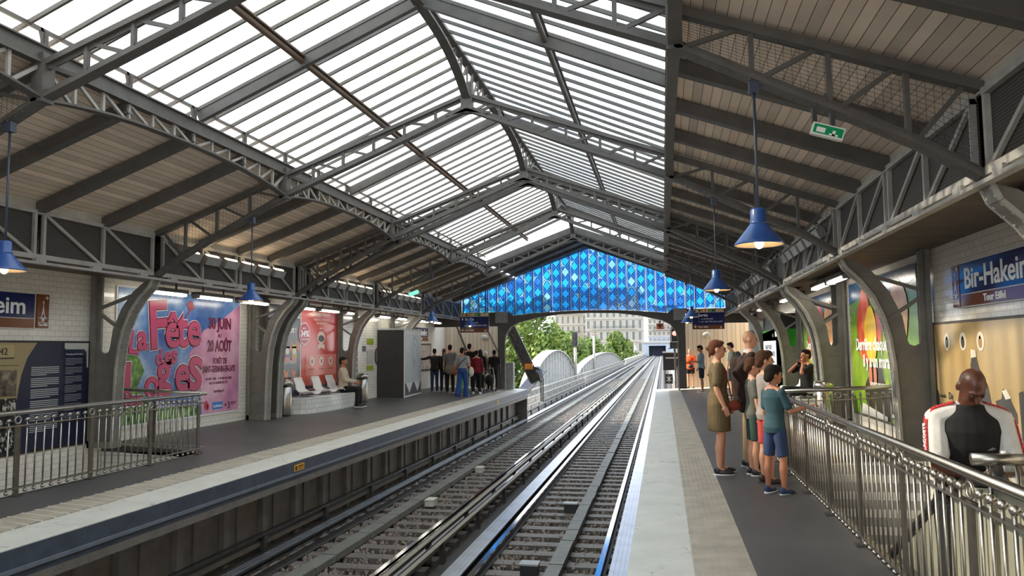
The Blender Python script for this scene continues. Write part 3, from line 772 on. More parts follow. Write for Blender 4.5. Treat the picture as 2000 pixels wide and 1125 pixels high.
# ------------------------------------------------------------------ far gable with blue leaded glass
UNDER = [(0, 2.84), (1.0, 2.815), (1.9, 2.70), (2.6, 2.54), (2.9, 2.38), (3.08, 2.12), (3.15, 1.8), (3.15, 0.0)]
def under(dx):
    for (a, za), (b, zb) in zip(UNDER, UNDER[1:]):
        if a <= dx <= b and b > a: return za + (zb - za) * (dx - a) / (b - a)
    return 0
def zgb(dx): return 2.93 - .17 * (dx / 3.0) ** 2 if dx < 2.95 else 2.915
def zgt(dx): return rz(dx) + .115
win = MB(); win.box2((XC - 4.78, YG - .01, 2.90), (XC - 3.45, YG + .03, 2.925)); win.box2((XC + 3.45, YG - .01, 2.90), (XC + 4.78, YG + .03, 2.925))
W3 = struct(win.build('window_3', 'lead'), 'tall blue leaded glass window filling the far gable', 'stained glass window')
def clip_poly(poly, zlo, zhi):
    def cut(p, f, keep):
        out = []
        for i in range(len(p)):
            a, b = p[i], p[(i + 1) % len(p)]; fa, fb = f(a), f(b)
            if fa >= 0: out.append(a)
            if (fa >= 0) != (fb >= 0):
                t = fa / (fa - fb); out.append((a[0] + (b[0] - a[0]) * t, a[1] + (b[1] - a[1]) * t))
        return out
    p = cut(poly, lambda q: q[1] - zlo(q[0]), 1)
    return cut(p, lambda q: zhi(q[0]) - q[1], 1) if len(p) > 2 else p
random.seed(21)
gm = {'glass_blue': MB(), 'glass_sky': MB(), 'glass_pale': MB()}; lead = MB()
pw = .345
for i in range(28):
    x0 = XC - 4.80 + i * (9.6 / 28); x1 = x0 + 9.6 / 28; g0, g1 = x0 + .018, x1 - .018; xm = (x0 + x1) / 2; hw = (g1 - g0) / 2
    zl = lambda x: zgb(abs(x - XC)) + .02; zh = lambda x: zgt(abs(x - XC))
    ch = .40; off = random.uniform(-.2, .2); pale = random.random() < .18
    z = 2.3 + off
    while z < 5.4:
        d = [(xm, z - ch * .47), (xm + hw * .93, z), (xm, z + ch * .47), (xm - hw * .93, z)]
        r = random.random(); key = 'glass_pale' if (pale and r < .45) or r < .05 else ('glass_sky' if r < .93 else 'glass_blue')
        p = clip_poly(d, zl, zh)
        if len(p) > 2: gm[key].face([(a, YG, b) for a, b in p])
        for sx in (-1, 1):
            for sz in (-1, 1):
                t = [(xm, z + sz * ch * .5), (xm, z + sz * ch * .47), (xm + sx * hw * .93, z), (xm + sx * hw, z), (xm + sx * hw, z + sz * ch * .5)]
                p = clip_poly(t, zl, zh)
                k2 = 'glass_pale' if random.random() < (.40 if pale else .10) else 'glass_blue'
                if len(p) > 2: gm[k2].face([(a, YG, b) for a, b in p])
                a, b = (xm, z + sz * ch * .47), (xm + sx * hw * .93, z)
                if all(zl(q[0]) < q[1] < zh(q[0]) for q in (a, b)): lead.beam((a[0], YG - .004, a[1]), (b[0], YG - .004, b[1]), .014, .019, (0, 1, 0))
                cx, cz = xm + sx * hw * .62, z + sz * ch * .36
                if zl(cx) + .05 < cz < zh(cx) - .05: lead.torus((cx, YG - .004, cz), .045, .008, (0, 1, 0), 10, 4)
        z += ch
    if i:
        m = MB(); dx = abs(x0 - XC); m.beam((x0, YG - .02, zgb(dx) - .02), (x0, YG - .02, zgt(dx) + .03), .026, .06, (0, 1, 0)); m.build('mullion', 'lead', W3)
gm['glass_blue'].build('cobalt_glass', 'glass_blue', W3); gm['glass_sky'].build('diamond_glass', 'glass_sky', W3); gm['glass_pale'].build('pale_glass', 'glass_pale', W3)
lead.build('lead_lines', 'lead', W3)
mb = MB(); N = 40
for s in (-1, 1):
    pts = [(d, zgb(d)) for d in [2.95 * k / 20 for k in range(21)]] + [(3.4, 2.76), (3.4, .1), (3.15, .1)] + [(d, z) for d, z in UNDER[::-1][1:]]
    ext(mb, pts, s, YG - .10, YG + .12)
A = struct(mb.build('wall_far', 'iron'), 'dark iron arch and posts under the blue gable', 'arch')
mb = MB()
for s in (-1, 1):
    p = [(d, z - .006) for d, z in UNDER if d > 1.5]
    for (a, za), (b, zb) in zip(p, p[1:]): mb.beam(P(s, a - .01, YG - .06, za), P(s, b - .01, YG - .06, zb), .06, .03)
mb.build('arch_edge', 'iron_light', A)
mb = MB()
for s in (-1, 1): 
    a, b = sorted((XC + s * 3.35, XC + s * 5.9)); mb.box2((a, YG - .04, 2.40), (b, YG + .04, 2.92))
    a, b = sorted((XC + s * 4.8, XC + s * 5.95)); mb.box2((a, YG - .04, 2.75), (b, YG + .04, 3.5))
mb.build('header_panel', 'iron', A)
mb = MB()
for s in (-1, 1):
    a, b = sorted((XC + s * 3.0, XC + s * 3.45)); mb.box2((a, YG - .26, 2.52), (b, YG - .1, 2.93))
mb.build('junction_panel', 'grey', A)
for s, nm in ((-1, 'wall_cladding_left'), (1, 'wall_cladding_right')):
    mb = MB(); a, b = sorted((XC + s * 3.42, XC + s * 6.05)); mb.box2((a, YE - .12, -.1), (b, YE - .02, 2.9))
    o = struct(mb.build(nm, 'cladding'), f'beige timber clad end wall of the {side[s]} platform', 'wall')
    mb = MB(); x = XC + s * 4.2; mb.sphere((x, YE - .14, 2.02), (.14, .05, .09), 16, 10); mb.build('bulkhead_lamp', 'insul', o, True)
mb = MB(); mb.beam((-7.95, YE - .14, 2.5), (-7.0, YE - .14, .2), .05, .05, (0, 1, 0)); mb.beam((-6.75, YE - .14, 2.4), (-6.2, YE - .14, 1.3), .03, .03, (0, 1, 0))
struct(mb.build('trim_9', 'guide_dark'), 'dark sloping joints on the left end cladding', 'trim')
# cabinet and lean-to bits at the end of the left platform
t = thing('end_cabinet', 'grey metal cabinet standing at the end of the left platform', 'cabinet', (-5.82, 28.6, 0))
mb = MB(); mb.box2((-6.12, 28.4, .05), (-5.52, 28.7, 1.05)); mb.build('body', 'grey', t)
mb = MB(); mb.box2((-6.08, 28.385, .12), (-5.56, 28.4, 1.0)); mb.build('door', 'grey', t); mb = MB(); mb.sphere((-5.98, 28.37, .55), (.03, .02, .04)); mb.build('handle', 'white', t)
# hanging direction signs
def dir_sign(x0, x1, y, lab, extra):
    t = thing('direction_sign', lab, 'sign', ((x0 + x1) / 2, y, 2.8), 'hanging direction signs')
    mb = MB(); mb.box2((x0, y, 2.14), (x1, y + .08, 2.82)); mb.build('case', 'black', t)
    f = Face((x0, y, 2.14), (1, 0, 0)); w = x1 - x0
    mb = MB(); f.rect(mb, .01, .55, w - .01, .67, .002, .008); mb.build('top_strip', flat('beige sign strip', (205, 190, 160)), t)
    mb = MB(); f.rect(mb, .01, .14, w - .01, .545, .002, .008); mb.build('navy_field', 'navy', t)
    mb = MB(); f.rect(mb, .01, .01, w - .01, .135, .002, .008); mb.build('brown_field', 'brown_sign', t)
    mb = MB(); f.rect(mb, .30, .565, .44, .655, .010, .014); mb.build('orange_pictogram', flat('orange sign', (215, 120, 40)), t)
    mb = MB(); f.rect(mb, .52, .565, .74, .655, .010, .014); mb.build('exit_pictogram', flat('green sign', (20, 110, 60)), t)
    mb = MB(); f.text(mb, 'Sortie', .18, .42, .13, .010, .002)
    f.text(mb, '1', .20, .32, .065, .010); f.text(mb, 'q. de Grenelle', .29, .32, .065, .010)
    f.text(mb, '2', .20, .23, .065, .010); f.text(mb, 'pl. des Martyrs Juifs', .29, .23, .065, .010, 0, .66); f.text(mb, 'Tour Eiffel', .18, .05, .075, .010, .001)
    for yy in (.42, .04):
        f.rect(mb, .085, yy + .02, .10, yy + .11, .010, .013); f.poly(mb, [(.05, yy + .055), (.0925, yy + .0), (.135, yy + .055), (.12, yy + .06), (.0925, yy + .028), (.065, yy + .06)], .010, .013)
    f.ell(mb, .37, .61, .025, .03, .015, .018, 12); f.poly(mb, [(.88, .03), (.905, .11), (.93, .03)], .010, .013)
    f.text(mb, 'M', .555, .575, .085, .016)
    mb.build('lettering', 'white_letter', t)
    mb = MB(); f.rect(mb, .20, .575, .27, .645, .010, .013); f.rect(mb, .085, .585, .10, .655, .010, .013); f.poly(mb, [(.05, .61), (.0925, .565), (.135, .61)], .010, .013); mb.build('black_pictogram', 'black', t)
    each('hanger', 'guide_dark', t, [((x0 + .1, y + .02, 2.82), (x0 + .13, y + .05, rz(abs(x0 + .11 - XC)) + .05)), ((x1 - .13, y + .02, 2.82), (x1 - .1, y + .05, rz(abs(x1 - .12 - XC)) + .05))])
dir_sign(-6.93, -5.90, 26.0, 'hanging navy exit sign over the left platform near the gable', -1)
dir_sign(.98, 2.0, 26.0, 'hanging navy exit sign over the right platform near the gable', 1)
# ------------------------------------------------------------------ balustrades round the stairwells
def rail_run(t, a, b, npanel, first_post=True, last_post=True, nb=8):
    a, b = Vector(a), Vector(b); d = (b - a).normalized(); L = (b - a).length; side_ = Vector((0, 0, 1)).cross(d)
    def Q(f, z): p = a + d * (L * f); return Vector((p.x, p.y, p.z + z))
    mb = MB(); mb.tube([Q(-.0, .865), Q(1.0, .865)], .026, 14); mb.sphere(Q(0, .865), .026); mb.sphere(Q(1, .865), .026); mb.build('handrail', 'stainless', t, True)
    mb = MB(); mb.beam(Q(0, .725), Q(1, .725), .045, .012); mb.build('upper_bar', 'stainless', t)
    mb = MB(); mb.beam(Q(0, .085), Q(1, .085), .045, .012); mb.build('lower_bar', 'stainless', t)
    for k in range(npanel + 1):
        f = k / npanel
        if (k == 0 and not first_post) or (k == npanel and not last_post): pass
        else:
            mb = MB(); mb.beam(Q(f, .0), Q(f, .735), .065, .018, side_); mb.box(Q(f, .006), (.09, .09, .012)); mb.beam(Q(f, .83), Q(f, .86), .02, .02, side_)
            o = mb.build('post', 'stainless_dark', t)
            mb = MB(); mb.torus(Q(f, .785), .038, .009, side_, 20, 8); mb.build('ring', 'stainless', o, True); mb = MB(); mb.torus(Q(f, .04), .034, .008, side_, 16, 6); mb.build('ring', 'stainless', o, True)
        if k < npanel:
            for j in range(nb):
                g = (k + (j + 1) / (nb + 1)) / npanel
                mb = MB(); mb.tube([Q(g, .05), Q(g, .765)], .0085, 8); mb.sphere(Q(g, .785), .0235, 12, 8); mb.sphere(Q(g, .045), .02, 10, 7); mb.build('baluster', 'stainless', t, True)
z = fz(-6.65)
t = thing('stair_railing', 'stainless railing with ball topped bars round the left stairwell', 'railing', (-6.65, 6.4, z))
rail_run(t, (-6.65, 1.65, z), (-6.65, 10.19, z), 8); rail_run(t, (-6.65, 10.36, z), (-8.36, 10.36, z + .08), 2, False)
mb = MB(); mb.tube([(-6.65, 10.19, z + .865), (-6.66, 10.29, z + .865), (-6.70, 10.36, z + .865)], .026, 12); mb.build('corner_bend', 'stainless', t, True)
z = fz(1.4)
t = thing('stair_railing', 'stainless railing with ball topped bars round the right stairwell', 'railing', (1.4, 6.5, z))
rail_run(t, (1.4, 1.89, z), (1.4, 10.41, z), 8); rail_run(t, (1.4, 10.72, z), (3.05, 10.72, z + .08), 2, False)
mb = MB(); mb.tube([(1.4, 10.41, z + .865), (1.41, 10.60, z + .865), (1.46, 10.72, z + .865)], .026, 12); mb.build('corner_bend', 'stainless', t, True)
# stairs and escalator
def steps(xa, xb, ya, n, rise, run, z0, lab):
    t = thing('stair_flight', lab, 'stairs', ((xa + xb) / 2, ya, z0))
    for k in range(n):
        mb = MB(); mb.box2((xa, ya + k * run, z0 - (k + 1) * rise - .15), (xb, ya + (k + 1) * run + .02, z0 - (k + 1) * rise)); o = mb.build('step', 'grey', t)
        mb = MB(); mb.box2((xa, ya + k * run + .01, z0 - (k + 1) * rise - .01), (xb, ya + k * run + .04, z0 - (k + 1) * rise + .004)); mb.build('nosing', 'white', o)
steps(-8.43, -6.74, 3.2, 18, .16, .30, .05, 'grey stair flight going down behind the left railing')
mb = MB(); mb.box2((-8.44, 1.0, -.04), (-6.72, 3.2, .05)); struct(mb.build('floor_landing_left', 'asphalt'), 'stair head landing on the left platform', 'floor')
mb = MB(); mb.prism([(3.0, .25), (3.4, .25), (10.4, -2.9), (10.4, -3.3), (3.0, -.1)], (-8.43, 0, 0), (0, 1, 0), (0, 0, 1), -.06); struct(mb.build('trim_10', 'white'), 'white sloping stringer along the left stair wall', 'stringer')
t = thing('escalator', 'escalator with pale side panels and black handrails in the right stairwell', 'escalator', (2.0, 5.0, 0))
ESL = -.56
def esc_z(y): return .07 if y < 4.15 else .07 + ESL * (y - 4.15)
mb = MB()
for k in range(22):
    y = 4.15 + k * .30; mb.box2((1.70, y, esc_z(y + .3) - .2), (2.55, y + .31, esc_z(y + .3)))
mb.build('steps', 'stainless_dark', t)
mb = MB(); mb.box2((1.70, 3.3, -.05), (2.55, 4.15, .07)); mb.build('comb_plate', 'stainless', t)
for x in (1.62, 2.62):
    path = [(x, 2.6, .86), (x, 4.3, .86), (x, 4.7, .80), (x, 5.1, .64)] + [(x, 5.1 + k, .64 + ESL * k) for k in range(1, 6)]
    mb = MB(); mb.tube(path, .032, 10); mb.build('handrail', 'black', t, True)
    mb = MB()
    for p, q in zip(path, path[1:]):
        mb.b.faces.new([mb.b.verts.new(v) for v in (Vector(p) + Vector((0, 0, -.03)), Vector(q) + Vector((0, 0, -.03)), Vector(q) + Vector((0, 0, -.80)), Vector(p) + Vector((0, 0, -.80)))])
    o = mb.build('side_panel', flat('grey green escalator panel', (150, 148, 132)), t); o.modifiers.new('thick', 'SOLIDIFY').thickness = .03
t = thing('barrier_bar', 'short fat steel bar on two legs in front of the bald man', 'barrier', (1.62, 4.15, .07))
mb = MB(); mb.tube([(1.485, 4.22, .985), (1.735, 4.22, .985)], .03, 16); mb.build('bar', 'stainless', t, True)
for x in (1.565, 1.69): mb = MB(); mb.tube([(x, 4.22, .07), (x, 4.22, .98)], .011, 10); mb.build('leg', 'stainless', t, True)

# ------------------------------------------------------------------ pendant lamps
def pendant(x, y, lab, first=None):
    zt = zbot(abs(x - XC)) - .02
    t = thing('pendant_lamp', lab, 'lamp', (x, y, zt), 'blue pendant lamps under the trusses')
    mb = MB(); mb.box((x, y, zt - .04), (.07, .07, .09)); mb.build('ceiling_box', 'lamp_rod', t)
    mb = MB(); mb.tube([(x, y, 2.56), (x, y, zt - .05)], .010, 8); mb.build('rod', 'lamp_rod', t, True)
    mb = MB(); mb.lathe((x, y, 0), [(.012, 2.548), (.046, 2.545), (.054, 2.53), (.056, 2.45), (.060, 2.447), (.060, 2.425)], 20); mb.build('socket', 'lamp_blue', t, True)
    mb = MB()
    rows = [(.062, 2.43), (.072, 2.418), (.084, 2.402), (.164, 2.302), (.173, 2.288), (.173, 2.279), (.170, 2.279)]
    mb.lathe((x, y, 0), rows[:-1], 56, False); o = mb.build('shade', 'lamp_blue', t)
    mb = MB(); mb.lathe((x, y, 0), [(.03, 2.40), (.075, 2.385), (.12, 2.335), (.158, 2.284), (.1705, 2.2795)], 40, False); mb.build('shade_lining', 'lamp_in', o, True)
    mb = MB(); mb.sphere((x, y, 2.292), (.032, .032, .040), 14, 10); mb.build('bulb', 'bulb', t, True)
for x, y, lab in ((.70, 5.73, 'large blue pendant lamp over the right platform, nearest the viewer'), (.70, 10.195, 'blue pendant lamp second along the right platform'),
                  (.70, 19.12, 'small far blue pendant lamp beside the right exit sign, upper one'), (.72, 23.15, 'small far blue pendant lamp beside the right exit sign, lower one'),
                  (-5.66, 5.73, 'blue pendant lamp at the left edge of the picture beside the station name'), (-5.85, 10.195, 'blue pendant lamp in front of the festival poster lights'),
                  (-5.85, 19.12, 'blue pendant lamp above the far map board on the left'), (-5.85, 23.15, 'blue pendant lamp hanging in front of the left exit sign')): pendant(x, y, lab)
# ------------------------------------------------------------------ fluorescent battens and floodlights
def batten(x, y, L, z, lab):
    t = thing('strip_light', lab, 'strip light', (x, y, z), 'strip lights under the soffits')
    s = -1 if x < XC else 1
    mb = MB(); mb.box2((x - .09, y, z + .03), (x + .09, y + L, z + .09)); mb.build('housing', 'iron', t)
    mb = MB(); mb.tube([(x, y + .03, z + .015), (x, y + L - .03, z + .015)], .035, 10); mb.build('tube', 'tube', t, True)
    each('end_cap', 'grey', t, [((x - .07, y - .01, z - .02), (x + .07, y + .02, z + .05)), ((x - .07, y + L - .02, z - .02), (x + .07, y + L + .01, z + .05))])
    each('hanger', 'guide_dark', t, [((x - .01, y + .2, z + .09), (x + .01, y + .23, 2.73)), ((x - .01, y + L - .23, z + .09), (x + .01, y + L - .2, 2.73))])
OR_ = ['first', 'second', 'third', 'fourth', 'fifth', 'sixth', 'seventh', 'eighth', 'ninth', 'tenth']
for i, (y, L) in enumerate(((10.65, .97), (11.95, 1.07), (13.34, 1.02), (15.65, .85), (16.80, 1.05), (18.3, .5), (20.6, .9), (22.1, .9), (24.4, .9), (25.9, .9))): batten(-7.9, y, L, 2.50, f'white strip light over the left platform, {OR_[i]} in the row')
for i, (y, L) in enumerate(((5.6, 1.0), (12.03, 1.15), (13.30, 1.2), (16.0, 1.0), (17.3, 1.0), (20.4, .9), (21.7, .9), (24.4, .9))): batten(2.7, y, L, 2.56, f'white strip light over the right platform, {OR_[i]} in the row')
ORD2 = 'first second third fourth fifth sixth seventh eighth ninth tenth eleventh twelfth thirteenth fourteenth fifteenth sixteenth seventeenth eighteenth'.split()
def flood(s, y, lab, tilt):
    x = XC + s * 4.70; t = thing('floodlight', lab, 'floodlight', (x, y, 3.1), 'floodlight boxes along the girders')
    m = Matrix.Rotation(s * -.45, 3, 'Y')
    mb = MB(); mb.box((x, y, 3.06), (.10, .40, .14), m); mb.build('housing', 'grey', t)
    mb = MB(); mb.box(Vector((x, y, 3.06)) + m @ Vector((s * .02, 0, .078)), (.05, .33, .012), m); mb.build('glowing_face', 'uplight' if s < 0 else 'grey', t)
    each('arm', 'guide_dark', t, [((x + s * .02, y + o - .01, 3.05), (x + s * .12, y + o + .01, 3.07)) for o in (-.12, .12)])
for s in (-1, 1):
    k = 0
    for ya, n in ((10.9, 6), (15.6, 6), (19.6, 6)):
        for j in range(n):
            flood(s, ya + j * .56, f'small grey floodlight box on the {side[s]} girder, {ORD2[k]} of its row', 0); k += 1
# exit box under the first truss
t = thing('exit_light', 'green and white emergency exit light under the right half of the first truss', 'exit sign', (1.17, 5.70, 3.1))
m = Face((1.06, 5.62, 3.05), (1, 0, -.33), (.33, 0, 1))
mb = MB(); m.rect(mb, 0, 0, .22, .085, -.05, 0); mb.build('case', 'white', t)
mb = MB(); m.rect(mb, .01, .012, .21, .075, .0005, .004); mb.build('green_face', flat('exit green', (0, 150, 92)), t)
mb = MB(); m.rect(mb, .03, .02, .09, .055, .005, .008); m.rect(mb, .14, .014, .16, .05, .005, .008); m.rect(mb, .12, .014, .18, .026, .005, .008); mb.build('pictogram', 'white_letter', t)
each('bracket', 'guide_dark', t, [((1.085, 5.655, 3.14), (1.115, 5.705, 3.24)), ((1.205, 5.655, 3.10), (1.235, 5.705, 3.20))])
t = thing('exit_light', 'tiny green emergency light far along the left ceiling', 'exit sign', (-6.2, 19.05, 3.2))
mb = MB(); mb.box((-6.3, 19.0, 3.02), (.26, .06, .09), Matrix.Rotation(-.35, 3, 'Y')); mb.build('case', emissive('teal exit glow', (.05, .5, .35), .8), t); mb = MB(); mb.box((-6.3, 19.03, 3.12), (.02, .02, .16)); mb.build('bracket', 'guide_dark', t)

# ------------------------------------------------------------------ station name boards
LW = Face((WL + .012, 0, 0), (0, 1, 0)); RW = Face((WR - .012, 0, 0), (0, -1, 0))
def name_board(f, u0, z0, lab, mirror, near):
    t = thing('station_name_board', lab, 'sign', f.p(u0, z0), 'station name boards')
    w, h = 1.85, .465
    mb = MB(); f.rect(mb, u0 - .01, z0 - .01, u0 + w + .01, z0 + h + .01, -.01, .014); mb.build('backing', 'white', t)
    mb = MB(); f.rect(mb, u0, z0 + .135, u0 + w, z0 + h, .014, .02); mb.build('navy_field', 'navy', t)
    mb = MB(); f.rect(mb, u0, z0, u0 + w, z0 + .125, .014, .02); mb.build('brown_field', 'brown_sign', t)
    mb = MB(); f.text(mb, 'Bir-Hakeim', u0 + .12, z0 + .19, .31, .022, .005, 1.55); f.text(mb, 'Tour Eiffel', u0 + .61, z0 + .03, .10, .022, .003, .52); mb.build('lettering', 'white_letter', t)
def tower_board(f, u0, z0, lab):
    t = thing('direction_plate', lab, 'sign', f.p(u0, z0), 'small brown tower plates'); w, h = .20, .465
    mb = MB(); f.rect(mb, u0, z0, u0 + w, z0 + h, -.01, .016); mb.build('plate', 'brown_sign', t)
    mb = MB(); cx = u0 + w / 2
    for sg in (-1, 1):
        pts = [(0, .375), (.008, .27), (.022, .19), (.05, .125)]
        f.poly(mb, [(cx + sg * a, z0 + b) for a, b in pts] + [(cx + sg * (a - .010), z0 + b) for a, b in pts[::-1]], .017, .021)
    f.rect(mb, cx - .07, z0 + .135, cx + .07, z0 + .143, .017, .021); f.rect(mb, cx - .025, z0 + .20, cx + .025, z0 + .207, .017, .021); f.ell(mb, cx, z0 + .12, .022, .03, .017, .021, 12)
    f.rect(mb, u0 + .01, z0 + .072, u0 + w - .01, z0 + .078, .017, .021); f.text(mb, 'Tour Eiffel', u0 + .02, z0 + .03, .045, .018, .001, .16)
    f.rect(mb, u0 + .12, z0 + .415, u0 + .18, z0 + .422, .017, .021); f.poly(mb, [(u0 + .155, z0 + .445), (u0 + .185, z0 + .4185), (u0 + .155, z0 + .392), (u0 + .148, z0 + .40), (u0 + .168, z0 + .4185), (u0 + .148, z0 + .437)], .017, .021)
    mb.build('lettering', 'white_letter', t)
name_board(LW, 7.195, 1.90, 'navy and brown station name board on the left tiled wall, cut by the picture edge', 0, 1)
tower_board(LW, 9.10, 1.905, 'small brown tower plate right of the left name board')
name_board(RW, -9.19, 1.965, 'navy and brown station name board on the right tiled wall above the beige mural', 0, 1)
tower_board(RW, -9.43, 1.965, 'small brown tower plate beside the right name board')
name_board(LW, 25.2, 1.88, 'far navy station name board beyond the black and grey machine', 0, 0)

# ------------------------------------------------------------------ posters on the left wall
def noise_mat(name, stops, scale, rough=0.22):
    if name not in M:
        t = NT(name); M[name] = t.bsdf(t.ramp(t.noise(scale, 4), [(p, srgb(*c)) for p, c in stops]), rough)
    return M[name]
t = thing('information_panel', 'navy history panel with white text columns on the left wall', 'panel', LW.p(8.6, .3))
mb = MB(); LW.rect(mb, 6.2, .22, 10.10, 1.73, -.01, .02); mb.build('frame', 'black', t)
mb = MB(); LW.rect(mb, 6.24, .25, 10.07, 1.70, .02, .026); mb.build('navy_sheet', flat('panel navy', (30, 36, 62)), t)
mb = MB(); LW.poly(mb, [(6.24, .95), (8.80, .95), (8.82, 1.10), (8.86, 1.28), (8.94, 1.49), (9.10, 1.70), (6.24, 1.70)], .027, .031); mb.build('beige_print', flat('panel beige', (160, 142, 104)), t)
mb = MB(); LW.rect(mb, 8.1, 1.0, 8.78, 1.34, .032, .035); LW.rect(mb, 7.2, 1.0, 8.0, 1.3, .032, .035); mb.build('photograph', noise_mat('sepia photograph', [(.3, (40, 36, 32)), (.5, (98, 86, 72)), (.7, (150, 138, 118))], 9), t)
mb = MB(); random.seed(4); LW.rect(mb, 6.24, .27, 8.78, .97, .032, .036); mb.build('crowd_print', noise_mat('crowd print', [(.40, (20, 20, 22)), (.52, (44, 44, 46)), (.60, (190, 186, 176))], 16), t)
mb = MB(); LW.rect(mb, 8.3, 1.50, 8.72, 1.67, .032, .036); mb.build('date_plate', flat('date plate', (176, 158, 112)), t)
mb = MB(); LW.text(mb, '1942', 8.36, 1.54, .13, .038, 0); LW.rect(mb, 8.30, 1.49, 8.72, 1.505, .037, .04); LW.rect(mb, 8.2, 1.40, 8.82, 1.405, .037, .04); mb.build('dark_lettering', 'black', t)
mb = MB()
def lines(f, mb, u0, u1, z1, n, step, h, d, seed, ragged=.25):
    random.seed(seed); z = z1
    for k in range(n):
        e = u1 if (k % 5) != 4 else u1 - (u1 - u0) * random.uniform(ragged, .7)
        f.rect(mb, u0, z - h, e, z, d, d + .003); z -= step * (1.9 if (k % 5) == 4 else 1)
lines(LW, mb, 9.02, 9.51, 1.37, 30, .026, .011, .028, 9); lines(LW, mb, 9.63, 9.95, 1.48, 34, .022, .005, .028, 12); LW.text(mb, 'The naming of the Bir-Hakeim', 9.63, 1.53, .035, .028, 0, .33)
mb.build('text_lines', flat('dim white text', (186, 188, 190)), t)
mb = MB(); LW.poly(mb, [(9.60, 1.70), (10.065, 1.70), (10.065, 1.34), (10.04, 1.34), (10.03, 1.58), (9.98, 1.61), (9.62, 1.61), (9.60, 1.63)], .028, .033); LW.ell(mb, 10.02, 1.61, .03, .03, .033, .036); mb.build('corner_tab', flat('pale tab', (190, 190, 186)), t)

t = thing('festival_poster', 'large blue and pink funfair poster with raspberry lettering on the left wall', 'poster', LW.p(12.4, .4))
mb = MB(); LW.rect(mb, 10.66, .36, 14.29, 2.62, -.01, .012); mb.build('frame', 'white', t)
mb = MB(); LW.rect(mb, 10.69, .40, 14.25, 2.60, .012, .016); mb.build('sky_print', noise_mat('poster sky print', [(.30, (38, 76, 150)), (.48, (92, 130, 186)), (.62, (176, 196, 216)), (.75, (222, 224, 230))], .9), t)
mb = MB(); LW.poly(mb, [(14.25, 2.50), (13.55, 2.15), (13.0, 1.95), (12.78, 1.7), (12.55, 1.5), (12.75, 1.3), (12.95, 1.0), (13.0, .40), (14.25, .40)], .017, .020); mb.build('pink_cloud_print', noise_mat('pink cloud print', [(.3, (176, 110, 148)), (.5, (208, 148, 178)), (.72, (226, 186, 204))], 1.4), t)
mb = MB(); LW.poly(mb, [(10.69, .40), (12.95, .40), (12.9, .55), (12.4, .62), (11.9, .58), (11.5, .68), (11.2, 1.0), (11.36, 1.25), (11.2, 1.5), (10.95, 1.62), (10.8, 1.5), (10.69, 1.55)], .017, .020); mb.build('foliage_print', noise_mat('foliage print', [(.35, (38, 78, 34)), (.5, (84, 132, 58)), (.65, (150, 178, 96))], 7), t)
LET = [('L', 10.92, 1.56, .37, -.10), ('a', 11.16, 1.60, .36, .08), ('F', 11.44, 1.62, .80, .10), ('ê', 11.86, 1.66, .52, 0), ('t', 12.20, 1.66, .66, .06), ('e', 12.47, 1.72, .52, -.10),
       ('d', 11.64, 1.33, .26, .15), ('e', 11.86, 1.35, .27, 0), ('s', 12.04, 1.38, .27, -.1), ('L', 10.82, .74, .66, 0), ('o', 11.36, .80, .42, .05), ('g', 11.68, .97, .52, .05), ('e', 12.16, .88, .56, 0), ('s', 12.50, .90, .74, -.08)]
def put(mb, b, d):
    for c, u, z, h, r in LET: LW.text(mb, c, u, z, h / .72 if c in 'LFtd' else h / .60, d, b * min(1.0, h / .6), None, 'LEFT', r)
mb = MB(); put(mb, .055, .022); mb.build('halo_lettering', flat('cream halo', (232, 214, 214)), t)
mb = MB(); put(mb, .040, .027); mb.build('outline_lettering', flat('dark red outline', (92, 18, 48)), t)
mb = MB(); put(mb, .022, .032); mb.build('raspberry_lettering', flat('raspberry', (186, 62, 104)), t)
mb = MB(); LW.text(mb, '30 JUIN', 13.16, 2.0, .29, .022, .012, .76); LW.text(mb, 'AU', 13.47, 1.83, .10, .022, .001); LW.text(mb, '20 AOÛT', 13.14, 1.57, .29, .022, .012, .82)
LW.text(mb, 'FORÊT DE', 13.33, 1.33, .15, .022, .006, .47); LW.text(mb, 'SAINT-GERMAIN-EN-LAYE', 13.0, 1.17, .17, .022, .006, 1.1)
LW.text(mb, 'ENTRÉE LIBRE - À 20 MIN DE PARIS', 13.1, 1.02, .07, .022, 0, .88); LW.text(mb, 'RER A ST-GERMAIN EN LAYE', 13.22, .94, .07, .022, 0, .62); LW.text(mb, 'fetedesloges.fr', 13.37, .78, .08, .022, 0, .36)
mb.build('date_lettering', flat('plum lettering', (110, 26, 62)), t)
mb = MB(); LW.rect(mb, 13.34, .46, 13.68, .60, .021, .025); mb.build('blue_logo', flat('logo blue', (40, 120, 200)), t)
mb = MB(); LW.text(mb, 'Le Parisien', 13.37, .50, .07, .027, .001, .28); mb.build('logo_lettering', 'white_letter', t)
mb = MB(); LW.text(mb, '3', 13.86, .45, .17, .022, .004); LW.rect(mb, 13.97, .55, 14.18, .565, .021, .024); LW.rect(mb, 13.97, .52, 14.15, .532, .021, .024); LW.ell(mb, 13.79, .52, .03, .03, .021, .024, 10); mb.build('small_logo', flat('plum lettering', (110, 26, 62)), t)
mb = MB(); LW.ell(mb, 13.13, .56, .06, .08, .021, .024); LW.ell(mb, 13.19, .52, .04, .06, .021, .024); mb.build('red_logo', flat('logo red', (190, 40, 60)), t)
mb = MB(); LW.poly(mb, [(12.45, 2.42), (12.62, 2.50), (12.72, 2.36), (12.56, 2.28)], .018, .022); LW.poly(mb, [(12.55, 2.30), (12.3, 2.05), (12.57, 2.27)], .018, .022); mb.build('kite_print', flat('kite red', (140, 40, 60)), t)

